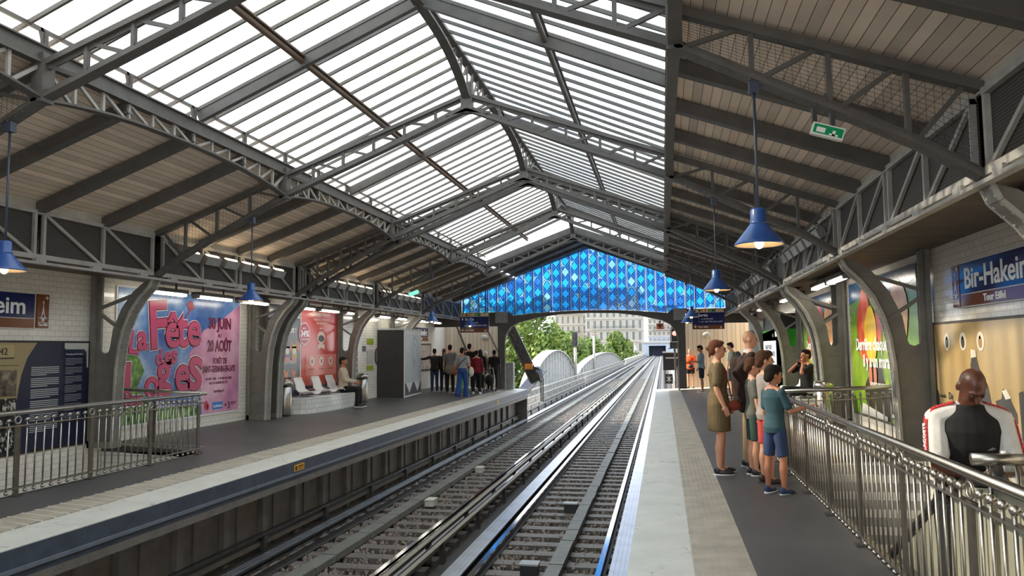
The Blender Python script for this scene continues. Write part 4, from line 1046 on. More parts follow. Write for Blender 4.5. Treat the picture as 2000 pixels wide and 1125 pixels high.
t = thing('crisps_poster', 'dark grey crisps poster with white capitals beside the red poster', 'poster', LW.p(16.2, .4))
mb = MB(); LW.rect(mb, 15.45, .40, 16.95, 2.62, -.01, .012); mb.build('frame', 'white', t)
mb = MB(); LW.rect(mb, 15.48, .42, 16.93, 2.60, .012, .016); mb.build('grey_print', noise_mat('dark grey print', [(.3, (50, 54, 62)), (.7, (74, 78, 86))], 2), t)
mb = MB(); LW.rect(mb, 15.48, .42, 16.93, .72, .017, .019); mb.build('purple_band', flat('purple band', (56, 24, 70)), t)
mb = MB(); LW.text(mb, 'ENFLAMMEZ', 15.94, 2.33, .14, .018, .004, .96); LW.text(mb, 'VOS', 15.96, 2.14, .14, .018, .004); LW.text(mb, 'APÉROS !', 15.92, 1.98, .15, .018, .005, .80); LW.text(mb, 'FLAM!', 16.10, 1.27, .10, .018, .004, .30); LW.text(mb, 'FLAM!', 16.44, 1.27, .10, .018, .004, .30); lines(LW, mb, 15.6, 16.5, .62, 3, .05, .018, .020, 3); mb.build('lettering', 'white_letter', t)
for u, c, n in ((16.28, (120, 84, 140), 'mauve can'), (16.62, (178, 160, 60), 'mustard can')):
    mb = MB(); LW.rect(mb, u - .13, 1.38, u + .13, 1.66, .017, .021); LW.ell(mb, u, 1.66, .13, .05, .017, .021); mb.build('can_print', flat(n, c), t)
    mb = MB(); LW.ell(mb, u, 1.55, .085, .075, .022, .025); mb.build('badge', flat('cream badge', (220, 214, 204)), t)
    mb = MB(); LW.poly(mb, [(u - .13, 1.38), (u, 1.43), (u + .13, 1.38), (u + .10, 1.30), (u - .10, 1.30)], .022, .025); mb.build('crisps_print', flat('crisp pink', (206, 130, 120)), t)
mb = MB()
for u in (16.05, 16.15, 16.45, 16.75, 16.82): LW.poly(mb, [(u - .05, 1.55), (u + .05, 1.55), (u + .03, 1.75), (u, 1.85), (u - .02, 1.70)], .0165, .0185)
for u, z in ((16.25, 1.10), (16.62, 1.10), (16.2, .92), (16.6, .90), (16.0, .9), (16.82, .95)): LW.poly(mb, [(u - .12, z + .05), (u, z - .03), (u + .12, z + .06), (u + .06, z - .14), (u - .07, z - .14)], .017, .020)
mb.build('flame_print', flat('flame orange', (214, 122, 50)), t)

t = thing('cashback_poster', 'tall coral red poster with a white rounded box of three icons', 'poster', LW.p(18.1, .4))
mb = MB(); LW.rect(mb, 16.96, .44, 19.26, 2.62, -.01, .012); mb.build('frame', 'white', t)
mb = MB(); LW.rect(mb, 16.99, .46, 19.23, 2.60, .012, .016); mb.build('coral_print', noise_mat('coral print', [(.3, (196, 70, 66)), (.5, (212, 88, 80)), (.75, (222, 122, 96))], .7), t)
mb = MB(); LW.rect(mb, 16.99, .46, 19.23, .72, .017, .019); mb.build('purple_band', flat('purple band', (56, 24, 70)), t)
mb = MB(); LW.text(mb, 'Shopmium', 17.56, 2.42, .16, .018, .003, 1.05); LW.text(mb, "L'appli qui rembourse", 17.64, 2.31, .085, .018, .001, .86); LW.text(mb, 'vos courses', 17.78, 2.22, .085, .018, .001, .60); LW.text(mb, 'avec', 17.97, 2.10, .08, .018, .001, .22)
LW.ell(mb, 18.06, 1.88, .22, .16, .017, .021, 28); LW.poly(mb, [(17.88, 1.72), (18.26, 1.72), (18.26, 1.58), (18.07, 1.64), (17.88, 1.58)], .017, .020); lines(LW, mb, 17.2, 18.6, .64, 2, .06, .02, .020, 5); mb.build('lettering', flat('cream print', (236, 214, 200)), t)
mb = MB(); LW.ell(mb, 18.06, 1.86, .17, .085, .022, .025, 20); mb.build('grey_emblem', flat('emblem grey', (86, 84, 92)), t)
mb = MB(); LW.rect(mb, 17.22, .96, 18.98, 1.47, .017, .020); mb.build('pale_box', flat('pale coral', (226, 140, 128)), t)
mb = MB()
for u in (17.55, 18.08, 18.62): LW.ell(mb, u, 1.30, .12, .11, .021, .024)
mb.build('icon_disc', flat('icon cream', (238, 222, 214)), t)
mb = MB()
for u in (17.55, 18.08, 18.62): LW.rect(mb, u - .035, 1.25, u + .035, 1.35, .025, .027); LW.rect(mb, u - .14, 1.10, u + .14, 1.12, .021, .024)
mb.build('icon_mark', flat('icon red', (170, 70, 70)), t)
mb = MB(); LW.ell(mb, 17.12, 1.97, .29, .27, .022, .028, 32); mb.build('offer_rim', flat('cream print', (236, 214, 200)), t)
mb = MB(); LW.ell(mb, 17.12, 1.97, .265, .245, .028, .032, 32); mb.build('offer_disc', flat('offer raspberry', (176, 44, 84)), t)
mb = MB(); LW.text(mb, '34%', 16.90, 1.90, .20, .033, .006, .44); LW.text(mb, "jusqu'à", 16.99, 2.08, .07, .033, .001); LW.text(mb, 'remboursés', 16.93, 1.82, .065, .033, .001, .38); mb.build('offer_lettering', 'white_letter', t)
mb = MB(); LW.text(mb, 'Téléchargez', 17.4, .83, .09, .018, .001, .9); mb.build('orange_lettering', flat('orange print', (232, 150, 70)), t)

# tiled bench podium, seats, bins, machine
zb = fz(-8.0)
t = thing('tiled_bench', 'curved white tiled podium carrying the shell seats on the left platform', 'bench', (-8.0, 17.5, zb))
mb = MB(); poly = [(-8.44, 15.95), (-8.20, 15.95)] + [(-7.98 + .12 * math.sin(k * PI / 8), 16.1 + k * .0) for k in range(1)] + [(-7.90, 16.2), (-7.82, 16.6), (-7.76, 17.2), (-7.74, 17.8), (-7.78, 18.6), (-7.88, 19.2), (-8.05, 19.55), (-8.44, 19.6)]
mb.prism(poly, (0, 0, zb + .33), (1, 0, 0), (0, 1, 0), .36); mb.build('podium', 'tile_bench', t)
mb = MB(); mb.prism([(x + (.015 if x > -8.3 else 0), y) for x, y in poly], (0, 0, zb + .36), (1, 0, 0), (0, 1, 0), .03); mb.build('top_slab', 'white', t)
def shell_seat(x, y, z, rot, lab, grp):
    t = thing('shell_seat', lab, 'seat', (x, y, z), grp); t.rotation_euler = (0, 0, rot)
    prof = [(.25, .06), (.22, .085), (.12, .075), (.0, .055), (-.10, .07), (-.17, .13), (-.21, .24), (-.25, .36), (-.275, .44)]
    mb = MB(); N = 10; rows = []
    for k, (py, pz) in enumerate(prof):
        w = .235 - .03 * max(0, k - 5) / 3; rows.append([])
        for i in range(N + 1):
            u = -1 + 2 * i / N; lift = .05 * abs(u) ** 3 * (1 if k < 6 else .6)
            rows[-1].append(mb.b.verts.new((u * w, py + (lift if k > 5 else 0) * .8, pz + (lift if k <= 6 else 0))))
    for a, b in zip(rows, rows[1:]):
        for i in range(N): mb.b.faces.new((a[i], a[i + 1], b[i + 1], b[i]))
    me = bpy.data.meshes.new('shell'); mb.b.to_mesh(me); mb.b.free(); me.materials.append(M['white'])
    for p in me.polygons: p.use_smooth = True
    o = bpy.data.objects.new('shell', me); COL.objects.link(o); o.parent = t; o.modifiers.new('thick', 'SOLIDIFY').thickness = .018
    mb = MB(); mb.box((0, 0, .022), (.26, .22, .045)); me = bpy.data.meshes.new('base'); mb.b.to_mesh(me); mb.b.free(); me.materials.append(M['grey']); o = bpy.data.objects.new('base', me); COL.objects.link(o); o.parent = t
for y, lab in ((16.55, 'white shell seat nearest the festival poster on the left podium'), (17.45, 'middle white shell seat on the left podium'), (18.25, 'white shell seat under the man in the beige shirt')): shell_seat(-8.05, y, zb + .36, -PI / 2, lab, 'white shell seats on the podium')
def bin_(x, y, lab, tilt=0):
    z = fz(x); t = thing('litter_bin', lab, 'bin', (x, y, z), 'steel litter bins')
    mb = MB(); mb.lathe((x, y, z), [(.14, .02), (.15, .05), (.15, .62), (.14, .63)], 20); mb.build('drum', 'stainless', t, True)
    mb = MB(); mb.lathe((x, y, z), [(.16, .66), (.17, .68), (.17, .74), (.12, .79), (.03, .80)], 20); mb.build('lid', 'stainless', t, True)
    mb = MB(); mb.box((x, y, z + .65), (.24, .24, .03)); mb.build('opening', 'black', t)
bin_(-8.12, 15.62, 'steel litter bin between the twin columns and the tiled bench'); bin_(-8.05, 19.85, 'steel litter bin behind the seated man in beige')
bin_(2.72, 14.2, 'steel litter bin beside the right twin columns')
t = thing('tiled_pier', 'white tiled wall pier with green and navy notices past the bench', 'wall pier', (-8.3, 21, .17))
mb = MB(); mb.box2((-8.44, 20.3, .1), (-8.36, 21.9, 2.70)); mb.build('pier', 'tile_wall', t)
PF = Face((-8.355, 0, 0), (0, 1, 0))
for nm, rects, m in (('green_notice', [(20.95, 1.72, 21.45, 1.90)], flat('notice green', (150, 170, 30))), ('green_notice', [(20.95, .98, 21.45, 1.12)], flat('notice green', (150, 170, 30))), ('navy_notice', [(20.62, 1.52, 20.86, 1.68)], flat('panel navy', (30, 36, 62))),
                     ('text_notice', [(20.95, 1.15, 21.45, 1.55)], flat('notice grey', (186, 184, 178)))):
    mb = MB()
    for r in rects: PF.rect(mb, *r, 0, .008)
    mb.build(nm, m, t)
mb = MB(); PF.ell(mb, 21.72, 1.38, .17, .24, 0, .012, 28); mb.build('oval_mirror_rim', flat('plum rim', (70, 52, 66)), t)
mb = MB(); PF.ell(mb, 21.72, 1.38, .13, .20, .012, .016, 28); mb.build('oval_face', flat('oval mauve', (132, 118, 128)), t)
t = thing('vending_kiosk', 'tall kiosk with charcoal side and pale grey double doors by the left wall', 'kiosk', (-7.9, 22.8, .14))
K = [(-8.33, 21.75), (-7.66, 22.16), (-7.86, 24.4), (-8.33, 24.4)]
mb = MB(); mb.prism(K, (0, 0, 2.17), (1, 0, 0), (0, 1, 0), 2.05)
mb.build('body', 'dark_panel', t)
mb = MB(); mb.prism([(K[0][0] - .02, K[0][1] - .03), (K[1][0] + .03, K[1][1] - .02), (K[2][0] + .03, K[2][1] + .03), (K[3][0], K[3][1])], (0, 0, 2.21), (1, 0, 0), (0, 1, 0), .05); mb.build('roof_cap', 'cabinet', t)
dv = (Vector((K[2][0], K[2][1], 0)) - Vector((K[1][0], K[1][1], 0))); Ld = dv.length; KF = Face((K[1][0], K[1][1], .12), dv)
mb = MB(); KF.rect(mb, 0, 0, Ld, 2.05, 0, .02); mb.build('door_frame', 'white', t)
for a, b in ((.06, Ld / 2 - .02), (Ld / 2 + .02, Ld - .06)):
    mb = MB(); KF.rect(mb, a, .45, b, 1.92, .02, .035); d = mb.build('door', 'cabinet', t)
    mb = MB(); KF.rect(mb, a, .06, b, .43, .02, .03); mb.build('poster_panel', flat('kiosk grey', (92, 92, 96)), t)
    mb = MB(); KF.poly(mb, [(a + .1, .43), (b - .1, .43), ((a + b) / 2, .12)], .031, .034); mb.build('white_motif', 'white', t)
mb = MB()
for R_ in (.28, .50): KF.poly(mb, [(Ld / 2 + .2 + R_ * math.cos(k * PI / 16), 1.35 + R_ * math.sin(k * PI / 16)) for k in range(-4, 25)] + [(Ld / 2 + .2 + (R_ - .07) * math.cos(k * PI / 16), 1.35 + (R_ - .07) * math.sin(k * PI / 16)) for k in range(24, -5, -1)], .036, .038)
mb.build('swirl_motif', flat('swirl grey', (176, 186, 190)), t)
mb = MB(); KF.rect(mb, Ld / 2 + .05, 1.0, Ld / 2 + .08, 1.12, .036, .06); mb.build('handle', 'stainless', t)
t = thing('map_board', 'framed map board on the left wall where two people point', 'map board', LW.p(26.6, .8))
mb = MB(); LW.rect(mb, 25.9, .80, 27.4, 1.78, 0, .03); mb.build('frame', 'black', t); mb = MB(); LW.rect(mb, 25.98, .86, 27.32, 1.72, .03, .034); mb.build('map_sheet', noise_mat('map print', [(.35, (188, 172, 160)), (.5, (206, 196, 184)), (.65, (170, 140, 134))], 5), t)
for y, z, w, nm in ((10.2, -.10, .30, 'orange warning plate on the left platform edge, nearer the viewer'), (23.6, -.10, .42, 'orange warning plate on the left platform edge, far end')):
    t = thing('warning_plate', nm, 'sign', (EL, y, z), 'orange edge plates'); EF = Face((EL + .006, 0, 0), (0, 1, 0))
    mb = MB(); EF.rect(mb, y, z - .045, y + w, z + .045, 0, .008); mb.build('plate', flat('warning orange', (214, 160, 60)), t)
    mb = MB(); EF.text(mb, 'DANGER', y + .10, z + .005, .03, .009, 0, w - .14); EF.rect(mb, y + .10, z - .02, y + w - .03, z - .012, .008, .011); EF.rect(mb, y + .02, z - .03, y + .07, z + .03, .008, .011); mb.build('lettering', 'black', t)
# ------------------------------------------------------------------ right wall: fruit posters, mural, kiosk
def fruit_poster(sh, lab, y1):
    t = thing('fruit_poster', lab, 'poster', RW.p(-(12.5 + sh), .45), 'fruit and vegetable posters on the right wall')
    def U(y): return -(y + sh)
    mb = MB(); RW.rect(mb, U(14.33), .40, U(10.64), 2.62, -.01, .012); mb.build('frame', 'iron', t)
    mb = MB(); RW.rect(mb, U(14.30), .43, U(10.67), 2.60, .012, .016); mb.build('green_print', noise_mat('meadow print', [(.30, (44, 84, 18)), (.5, (96, 140, 28)), (.7, (150, 178, 60))], .8), t)
    def sh_(name, pts, m, d, e=.003):
        mb = MB(); RW.poly(mb, [(U(y), z) for y, z in pts], d, d + e); return mb.build(name, m, t)
    def blob(cy, cz, a, b, n=20, w=0.0, seed=1, rot=0):
        random.seed(seed); out = []
        for i in range(n):
            th = -2 * PI * i / n; r = 1 + w * math.sin(3 * th + seed) + w * .6 * math.sin(5 * th)
            x, z = a * r * math.cos(th), b * r * math.sin(th); out.append((cy + x * math.cos(rot) - z * math.sin(rot), cz + x * math.sin(rot) + z * math.cos(rot)))
        return out[::-1]
    sh_('blue_print', [(14.30, 2.60), (14.30, 2.25), (13.2, 2.38), (12.2, 2.2), (10.67, 2.42), (10.67, 2.60)], noise_mat('poster blue', [(.35, (20, 40, 90)), (.6, (60, 110, 160))], 1.2), .0165)
    sh_('dark_print', blob(12.6, .82, .85, .42, 24, .08, 3), noise_mat('dark apron print', [(.3, (38, 36, 30)), (.7, (66, 60, 48))], 3), .017)
    sh_('red_hand_print', blob(13.35, 1.85, .42, .62, 24, .07, 2), noise_mat('red pepper print', [(.3, (176, 44, 26)), (.5, (214, 84, 44)), (.7, (236, 140, 96))], 2), .020)
    sh_('tomato_print', blob(12.35, 2.0, .34, .44, 22, .05, 5), noise_mat('tomato print', [(.3, (150, 36, 40)), (.6, (214, 84, 80))], 3), .0205)
    sh_('lime_print', blob(12.0, 1.45, .42, .52, 24, .05, 4), noise_mat('lettuce print', [(.3, (96, 140, 20)), (.7, (170, 190, 40))], 4), .024)
    sh_('lemon_print', blob(12.95, 1.72, .36, .44, 24, .03, 2), noise_mat('lemon print', [(.3, (232, 176, 10)), (.7, (250, 214, 50))], 2), .0275)
    sh_('peach_hand_print', blob(11.45, 1.95, .40, .52, 24, .05, 6), noise_mat('hand print', [(.3, (196, 120, 66)), (.5, (224, 156, 92)), (.7, (240, 198, 150))], 2), .024)
    sh_('finger_print', blob(13.05, 1.08, .10, .20, 14, 0, 1), flat('finger print tone', (196, 120, 84)), .0285)
    sh_('finger_print', blob(12.78, 1.10, .09, .18, 14, 0, 1), flat('finger print tone', (196, 120, 84)), .0285)
    sh_('palm_print', blob(11.3, .95, .28, .40, 18, .06, 3), flat('palm print tone', (206, 140, 100)), .024)
    sh_('leaf_print', [(12.45, 2.2), (12.3, 1.9), (12.35, 1.5), (12.25, 1.9)], flat('leaf green', (60, 110, 30)), .028)
    sh_('white_cloth_print', [(13.6, .62), (12.2, .50), (12.2, .44), (13.7, .44)], flat('cloth white', (206, 206, 204)), .0285)
    mb = MB(); RW.text(mb, 'Derrière chaque tomate,', U(13.88), 1.48, .27, .034, .008, 2.75); RW.text(mb, 'il y a un maraîcher', U(13.45), 1.22, .27, .034, .008, 2.05)
    RW.text(mb, 'ÉTIQUETTE 100 % MÉTROPOLITAINE', U(13.05), .92, .085, .034, .002, 1.25); RW.text(mb, 'goûtez la différence', U(12.0), .52, .07, .034, .001); mb.build('lettering', 'white_letter', t)
fruit_poster(0, 'large green fruit poster with lemon and white slogan, nearer one on the right wall', 10.7)
fruit_poster(4.55, 'green fruit poster with lemon and white slogan, farther one behind the twin columns', 15.2)
t = thing('history_mural', 'beige mural with dark soldier silhouettes on the right wall behind the man', 'mural', RW.p(-8, .2))
mb = MB(); RW.rect(mb, -10.20, .0, -5.0, 1.82, -.01, .012); mb.build('frame', 'iron', t)
mb = MB(); RW.rect(mb, -10.17, .03, -5.03, 1.79, .012, .016); mb.build('beige_print', noise_mat('mural beige', [(.3, (166, 141, 96)), (.7, (184, 159, 114))], 1.5), t)
def mp(name, pts, m, d=.017): mb = MB(); RW.poly(mb, [(-y, z) for y, z in pts], d, d + .003); return mb.build(name, m, t)
dg, wh = flat('mural charcoal', (74, 72, 70)), flat('mural white', (214, 208, 192))
mp('soldier_print', [(9.03, 1.32), (8.97, 1.44), (8.86, 1.42), (8.80, 1.30), (8.70, 1.24), (8.60, 1.12), (8.54, .95), (8.52, .80), (8.50, .55), (8.72, .55), (8.78, .85), (8.90, .70), (8.95, .9), (8.93, 1.15), (8.96, 1.22)], dg)
mp('cap_print', [(8.99, 1.50), (8.86, 1.49), (8.85, 1.42), (8.99, 1.41)], wh, .0205)
mp('soldier_print', [(8.44, .99), (8.30, 1.02), (8.26, 1.12), (8.16, 1.10), (8.08, 1.0), (7.98, .9), (7.96, .6), (8.2, .6), (8.16, .86), (8.30, .95), (8.42, .95)], dg)
mp('soldier_print', [(7.92, 1.10), (7.84, 1.12), (7.76, .95), (7.72, .6), (7.90, .6)], dg)
mp('soldier_print', [(7.60, 1.05), (7.45, 1.10), (7.3, .9), (7.3, .6), (7.55, .6)], dg)
mp('soldier_print', [(10.10, 1.02), (10.05, 1.0), (9.98, .8), (10.0, .6), (10.12, .6)], dg)
mp('helmet_print', [(8.27, 1.10), (8.17, 1.12), (8.08, 1.04), (8.2, 1.02)], wh, .0205)
mb = MB(); RW.rect(mb, -10.17, .03, -5.03, .60, .0205, .023); mb.build('rubble_print', noise_mat('rubble print', [(.35, (60, 58, 54)), (.5, (124, 118, 106)), (.62, (206, 198, 180))], 8), t)
for y in (9.68, 9.20, 8.73):
    mb = MB(); RW.ell(mb, -y, 1.585, .095, .10, .017, .020, 26); mb.build('medal_halo', wh, t)
    mb = MB(); RW.ell(mb, -y, 1.575, .045, .062, .0205, .023, 16); RW.ell(mb, -y, 1.625, .022, .022, .0205, .023, 12); mb.build('medal_print', dg if y > 9 else flat('mural ochre', (160, 120, 70)), t)
mb = MB(); RW.text(mb, 'La bataille', -10.04, .935, .06, .018, 0); RW.text(mb, 'De', -9.72, .93, .11, .018, .004); mb.build('lettering', dg, t)
# green screen kiosk and pale pillar
t = thing('screen_kiosk', 'green kiosk with a pale blue screen on the right platform', 'kiosk', (3.0, 21.8, .16))
mb = MB(); mb.prism([(19.6, .14), (23.0, .14), (23.0, 1.92), (19.6, 2.04)], (2.82, 0, 0), (0, 1, 0), (0, 0, 1), -.0); mb.box2((2.82, 19.6, .14), (3.22, 23.0, 1.98)); mb.build('body', flat('kiosk green', (46, 150, 36)), t)
mb = MB(); mb.box2((2.84, 19.7, 1.98), (3.22, 23.0, 2.36)); mb.build('top_box', 'black', t)
KS = Face((2.818, 0, 0), (0, -1, 0))
mb = MB(); KS.rect(mb, -22.8, .45, -20.4, 1.70, 0, .01); mb.build('screen', emissive('pale blue screen', (.30, .47, .78), .22), t)
mb = MB(); KS.text(mb, 'CHAUD POUR', -22.6, 1.48, .17, .012, .003, 1.4); KS.text(mb, 'COMMENCER TON ÉTÉ ?', -22.6, 1.30, .17, .012, .003, 2.05)
for a, b in ((-21.7, 1.0), (-21.2, .85), (-22.2, .72), (-21.0, .62)): KS.ell(mb, a, b, .20, .07, .011, .014, 12)
mb.build('lettering', flat('screen navy', (30, 44, 90)), t)
mb = MB(); KS.ell(mb, -20.9, 1.84, .14, .05, .004, .008); mb.build('round_logo', flat('dark green', (16, 70, 20)), t)
mb = MB(); KS.rect(mb, -20.5, 1.80, -19.95, 1.93, .004, .010); mb.build('sticker', 'white', t)
t = thing('round_cabinet', 'pale grey rounded cabinet beside the green kiosk', 'cabinet', (2.95, 25.2, .16))
mb = MB(); mb.prism([(2.62 + .12 * (1 - math.cos(a)), 24.55 + .12 * (1 - math.sin(a))) for a in (PI / 2, PI / 4, 0)][::-1] + [(3.2, 24.4), (3.2, 25.8), (2.75, 25.8)], (0, 0, 2.28), (1, 0, 0), (0, 1, 0), 2.14); mb.build('body', 'cabinet', t)
mb = MB(); mb.box2((2.62, 24.4, 2.02), (3.2, 25.8, 2.04)); mb.build('seam', 'grey', t)
for y, lab in ((16.6, 'white shell seat under the man on the phone on the right platform'), (17.5, 'empty white shell seat behind the man on the phone'), (18.3, 'farthest white shell seat on the right platform')): shell_seat(2.86, y, fz(2.86) + .36, PI / 2, lab, 'white shell seats on the right platform')
t = thing('tiled_bench', 'white tiled podium carrying the shell seats on the right platform', 'bench', (2.9, 17.4, .15))
mb = MB(); mb.prism([(2.55, 16.1), (3.23, 16.0), (3.23, 18.9), (2.6, 18.8), (2.5, 17.4)], (0, 0, fz(2.9) + .34), (1, 0, 0), (0, 1, 0), .36); mb.build('podium', 'tile_bench', t)
# ------------------------------------------------------------------ beyond the station
mb = MB(); mb.box2((-400, -60, -9.2), (400, 700, -9.0)); struct(mb.build('ground_2', plain('pale quay ground', (.30, .29, .26), .8)), 'quay ground and river far below the viaduct', 'ground')
mb = MB(); mb.box2((-6.9, YE, -2.0), (-6.3, 340, -1.25)); mb.box2((.9, YE, -2.0), (1.4, 340, -1.25)); mb.box2((-6.4, YE, -1.75), (1.0, 340, -1.6)); struct(mb.build('ground_3', 'iron_light'), 'steel viaduct deck carrying the tracks', 'viaduct')
def bridge_rail(x, lab):
    t = thing('bridge_railing', lab, 'railing', (x, 30, -1.25))
    for z in (-.30, -.62, -.95, -1.22): mb = MB(); mb.box2((x - .03, 29.6, z - .03), (x + .03, 320, z + .03)); mb.build('rail_bar', 'iron_light', t)
    mb = MB()
    for k in range(80): y = 29.8 + k * 1.1; mb.box((x, y, -.77), (.05, .06, .95))
    for k in range(200): y = 29.8 + k * .44; mb.beam((x, y, -1.22), (x, y + .44, -.62), .02, .03, (1, 0, 0)); mb.beam((x, y + .44, -1.22), (x, y, -.62), .02, .03, (1, 0, 0))
    mb.build('lattice', 'iron_light', t)
bridge_rail(-5.85, 'pale lattice railing along the left side of the viaduct'); bridge_rail(.62, 'pale lattice railing along the right side of the viaduct')
def arch_girder(x, ya, yb, ztop, zend, lab, n):
    t = thing('arched_girder', lab, 'bridge girder', (x, (ya + yb) / 2, -1.3), 'white arched bridge girders')
    N = 24; pts = []
    for i in range(N + 1):
        f = i / N; pts.append((ya + (yb - ya) * f, zend + (ztop - zend) * (1 - (2 * f - 1) ** 2) ** .75))
    bp = plain('chalky bridge paint', (.46, .455, .44), .6, var=.15) if 'bridgep' not in M else M['bridgep']; M['bridgep'] = bp
    mb = MB(); mb.prism([(ya, -1.9)] + pts + [(yb, -1.9)], (x + .03, 0, 0), (0, 1, 0), (0, 0, 1), .06); mb.build('web_plate', bp, t)
    mb = MB()
    for (a, za), (b, zb) in zip(pts, pts[1:]): mb.beam((x, a, za), (x, b, zb), .62, .05)
    mb.build('top_flange', bp, t)
    for k in range(1, n):
        f = k / n; y = ya + (yb - ya) * f; z = zend + (ztop - zend) * (1 - (2 * f - 1) ** 2) ** .75
        mb = MB(); mb.box2((x - .22, y - .05, -1.9), (x + .22, y + .05, z - .03)); mb.build('stiffener', bp, t)
arch_girder(-6.75, 37.6, 58.2, 1.45, -.55, 'white arched bridge girder nearest the station, left of the tracks', 16)
arch_girder(-6.75, 59.4, 121, 1.05, -.4, 'second longer white bridge girder left of the tracks', 26)
t = thing('slanted_brace', 'dark lattice brace leaning beside the left end of the arch', 'brace', (-6.0, 30, 0))
mb = MB(); a, b = Vector((-6.02, 29.9, 2.6)), Vector((-4.95, 30.1, .25))
mb.beam(a + Vector((0, .06, 0)), b + Vector((0, .06, 0)), .42, .02, (0, 1, 0))
for o in (-.2, .2): mb.beam(a + Vector((o, 0, 0)), b + Vector((o, 0, 0)), .07, .08, (0, 1, 0))
for k in range(12):
    p = a.lerp(b, k / 12); q = a.lerp(b, (k + 1) / 12); s_ = 1 if k % 2 else -1; mb.beam(p + Vector((.13 * s_, 0, 0)), q - Vector((.13 * s_, 0, 0)), .03, .03, (0, 1, 0))
mb.build('lattice', 'guide_dark', t)
t = thing('cable_ramp', 'blue grey sloping cable trough beside the end of the left platform', 'cable trough', (-5.2, 30, -.5))
mb = MB(); mb.beam((-5.95, 30.0, -.7), (-4.75, 30.4, .75), .42, .05, (0, -1, .3)); mb.build('trough', flat('trough blue grey', (130, 142, 168)), t)
mb = MB(); mb.beam((-5.75, 29.95, -.75), (-4.55, 30.35, .70), .03, .16, (0, -1, .3)); mb.build('side_rail', 'iron_light', t)
t = thing('junction_box', 'orange electrical box beside the end of the left platform', 'electrical box', (-5.3, 29.9, .6))
mb = MB(); mb.box((-5.18, 29.9, .86), (.30, .16, .22)); mb.build('box', flat('box orange', (206, 130, 40)), t); mb = MB(); mb.box((-5.18, 29.81, .88), (.22, .015, .15)); mb.build('door', flat('box orange', (206, 130, 40)), t)
mb = MB()
for k in range(3): mb.tube([(-5.05 + .06 * k, 29.9, .85), (-4.86 + .07 * k, 29.95, .72), (-4.76 + .06 * k, 30, .35), (-4.74 + .05 * k, 30, -.5)], .02, 6)
mb.build('cables', 'black', t)
# signals and cabinets
def mast(x, y, z0, z1, lab, head):
    t = thing('signal_mast', lab, 'signal', (x, y, z0))
    mb = MB(); mb.tube([(x, y, z0), (x, y, z1)], .11, 10); mb.build('pole', 'iron_light', t, True)
    if head: 
        mb = MB(); mb.box((x, y, z1 - .3), (.40, .35, 1.05)); mb.build('signal_head', 'black', t); mb = MB(); mb.tube([(x, y - .2, z1 - .1), (x, y - .36, z1 - .1)], .12, 12); mb.tube([(x, y - .2, z1 - .5), (x, y - .36, z1 - .5)], .12, 12); mb.build('hood', 'black', t)
    else:
        mb = MB(); mb.box((x - .1, y, z1), (.5, .3, .12)); mb.build('cap', flat('mast tan', (180, 150, 120)), t)
mast(-6.15, 55, -1.3, 2.5, 'black headed signal on a pale pole between the white girders', True)
mast(-6.3, 72, -1.3, 2.9, 'pale pole with a tan cap behind the second girder', False)
t = thing('track_signal', 'red lit signal with a white oval border at the right end of the arch', 'signal', (.44, 29.2, 1.9))
mb = MB(); mb.prism([(-.16, -.30), (.16, -.30), (.16, .22), (.10, .30), (-.10, .30), (-.16, .22)], (.44, 29.2, 2.02), (1, 0, 0), (0, 0, 1), .12); mb.build('backboard', 'black', t)
mb = MB(); b1 = [(-.13, -.26), (.13, -.26), (.13, .20), (.08, .26), (-.08, .26), (-.13, .20)]
for p, q in zip(b1, b1[1:] + b1[:1]): mb.beam((.44 + p[0], 29.19, 2.02 + p[1]), (.44 + q[0], 29.19, 2.02 + q[1]), .02, .03, (0, 1, 0))
mb.build('white_border', 'white_letter', t)
mb = MB(); mb.sphere((.44, 29.19, 2.07), (.085, .03, .085), 16, 10); mb.build('red_lens', emissive('red signal', (1.0, .06, .04), 3.0), t, True)
mb = MB(); mb.box((.44, 29.3, 1.62), (.36, .10, .22)); mb.beam((.2, 29.3, 1.5), (.75, 29.3, 1.6), .03, .03); mb.tube([(.44, 29.32, -.4), (.44, 29.32, 1.8)], .035, 8); mb.build('bracket', 'guide_dark', t)
t = thing('speed_board', 'small orange square sign with a dark triangle under the arch', 'sign', (-.08, 29.0, 2.3))
mb = MB(); mb.box((-.08, 29.0, 2.34), (.26, .02, .22)); mb.build('plate', flat('board orange', (204, 90, 40)), t)
mb = MB(); mb.prism([(-.09, .07), (0, -.08), (.09, .07)], (-.08, 28.985, 2.34), (1, 0, 0), (0, 0, 1), .004); mb.build('triangle', 'black', t)
mb = MB(); mb.tube([(-.08, 29.0, 2.45), (-.08, 29.0, 2.62), (-.08, 28.08, 2.66)], .02, 6); mb.sphere((-.08, 29.0, 2.52), .05); mb.build('bracket', 'guide_dark', t)
t = thing('signal_cabinet', 'black equipment cabinet at the end of the right platform', 'cabinet', (.25, 29.8, 0))
mb = MB(); mb.box2((.0, 29.7, .70), (.62, 30.1, 1.35)); mb.build('body', 'black', t); mb = MB(); mb.box2((-.02, 29.66, 1.35), (.64, 30.12, 1.40)); mb.build('lid', 'white', t)
mb = MB(); mb.box2((.02, 29.72, -.1), (.10, 29.8, .70)); mb.box2((.52, 29.72, -.1), (.60, 29.8, .70)); mb.build('leg', 'iron_light', t); mb = MB(); mb.box2((.1, 29.69, 1.14), (.56, 29.70, 1.18)); mb.build('white_stripe', 'white', t)
t = thing('coupling_board', 'small black board with white marks low at the end of the right platform', 'sign', (.2, 29.6, .2))
mb = MB(); mb.box((.20, 29.62, .38), (.28, .03, .36)); mb.build('board', 'black', t); mb = MB()
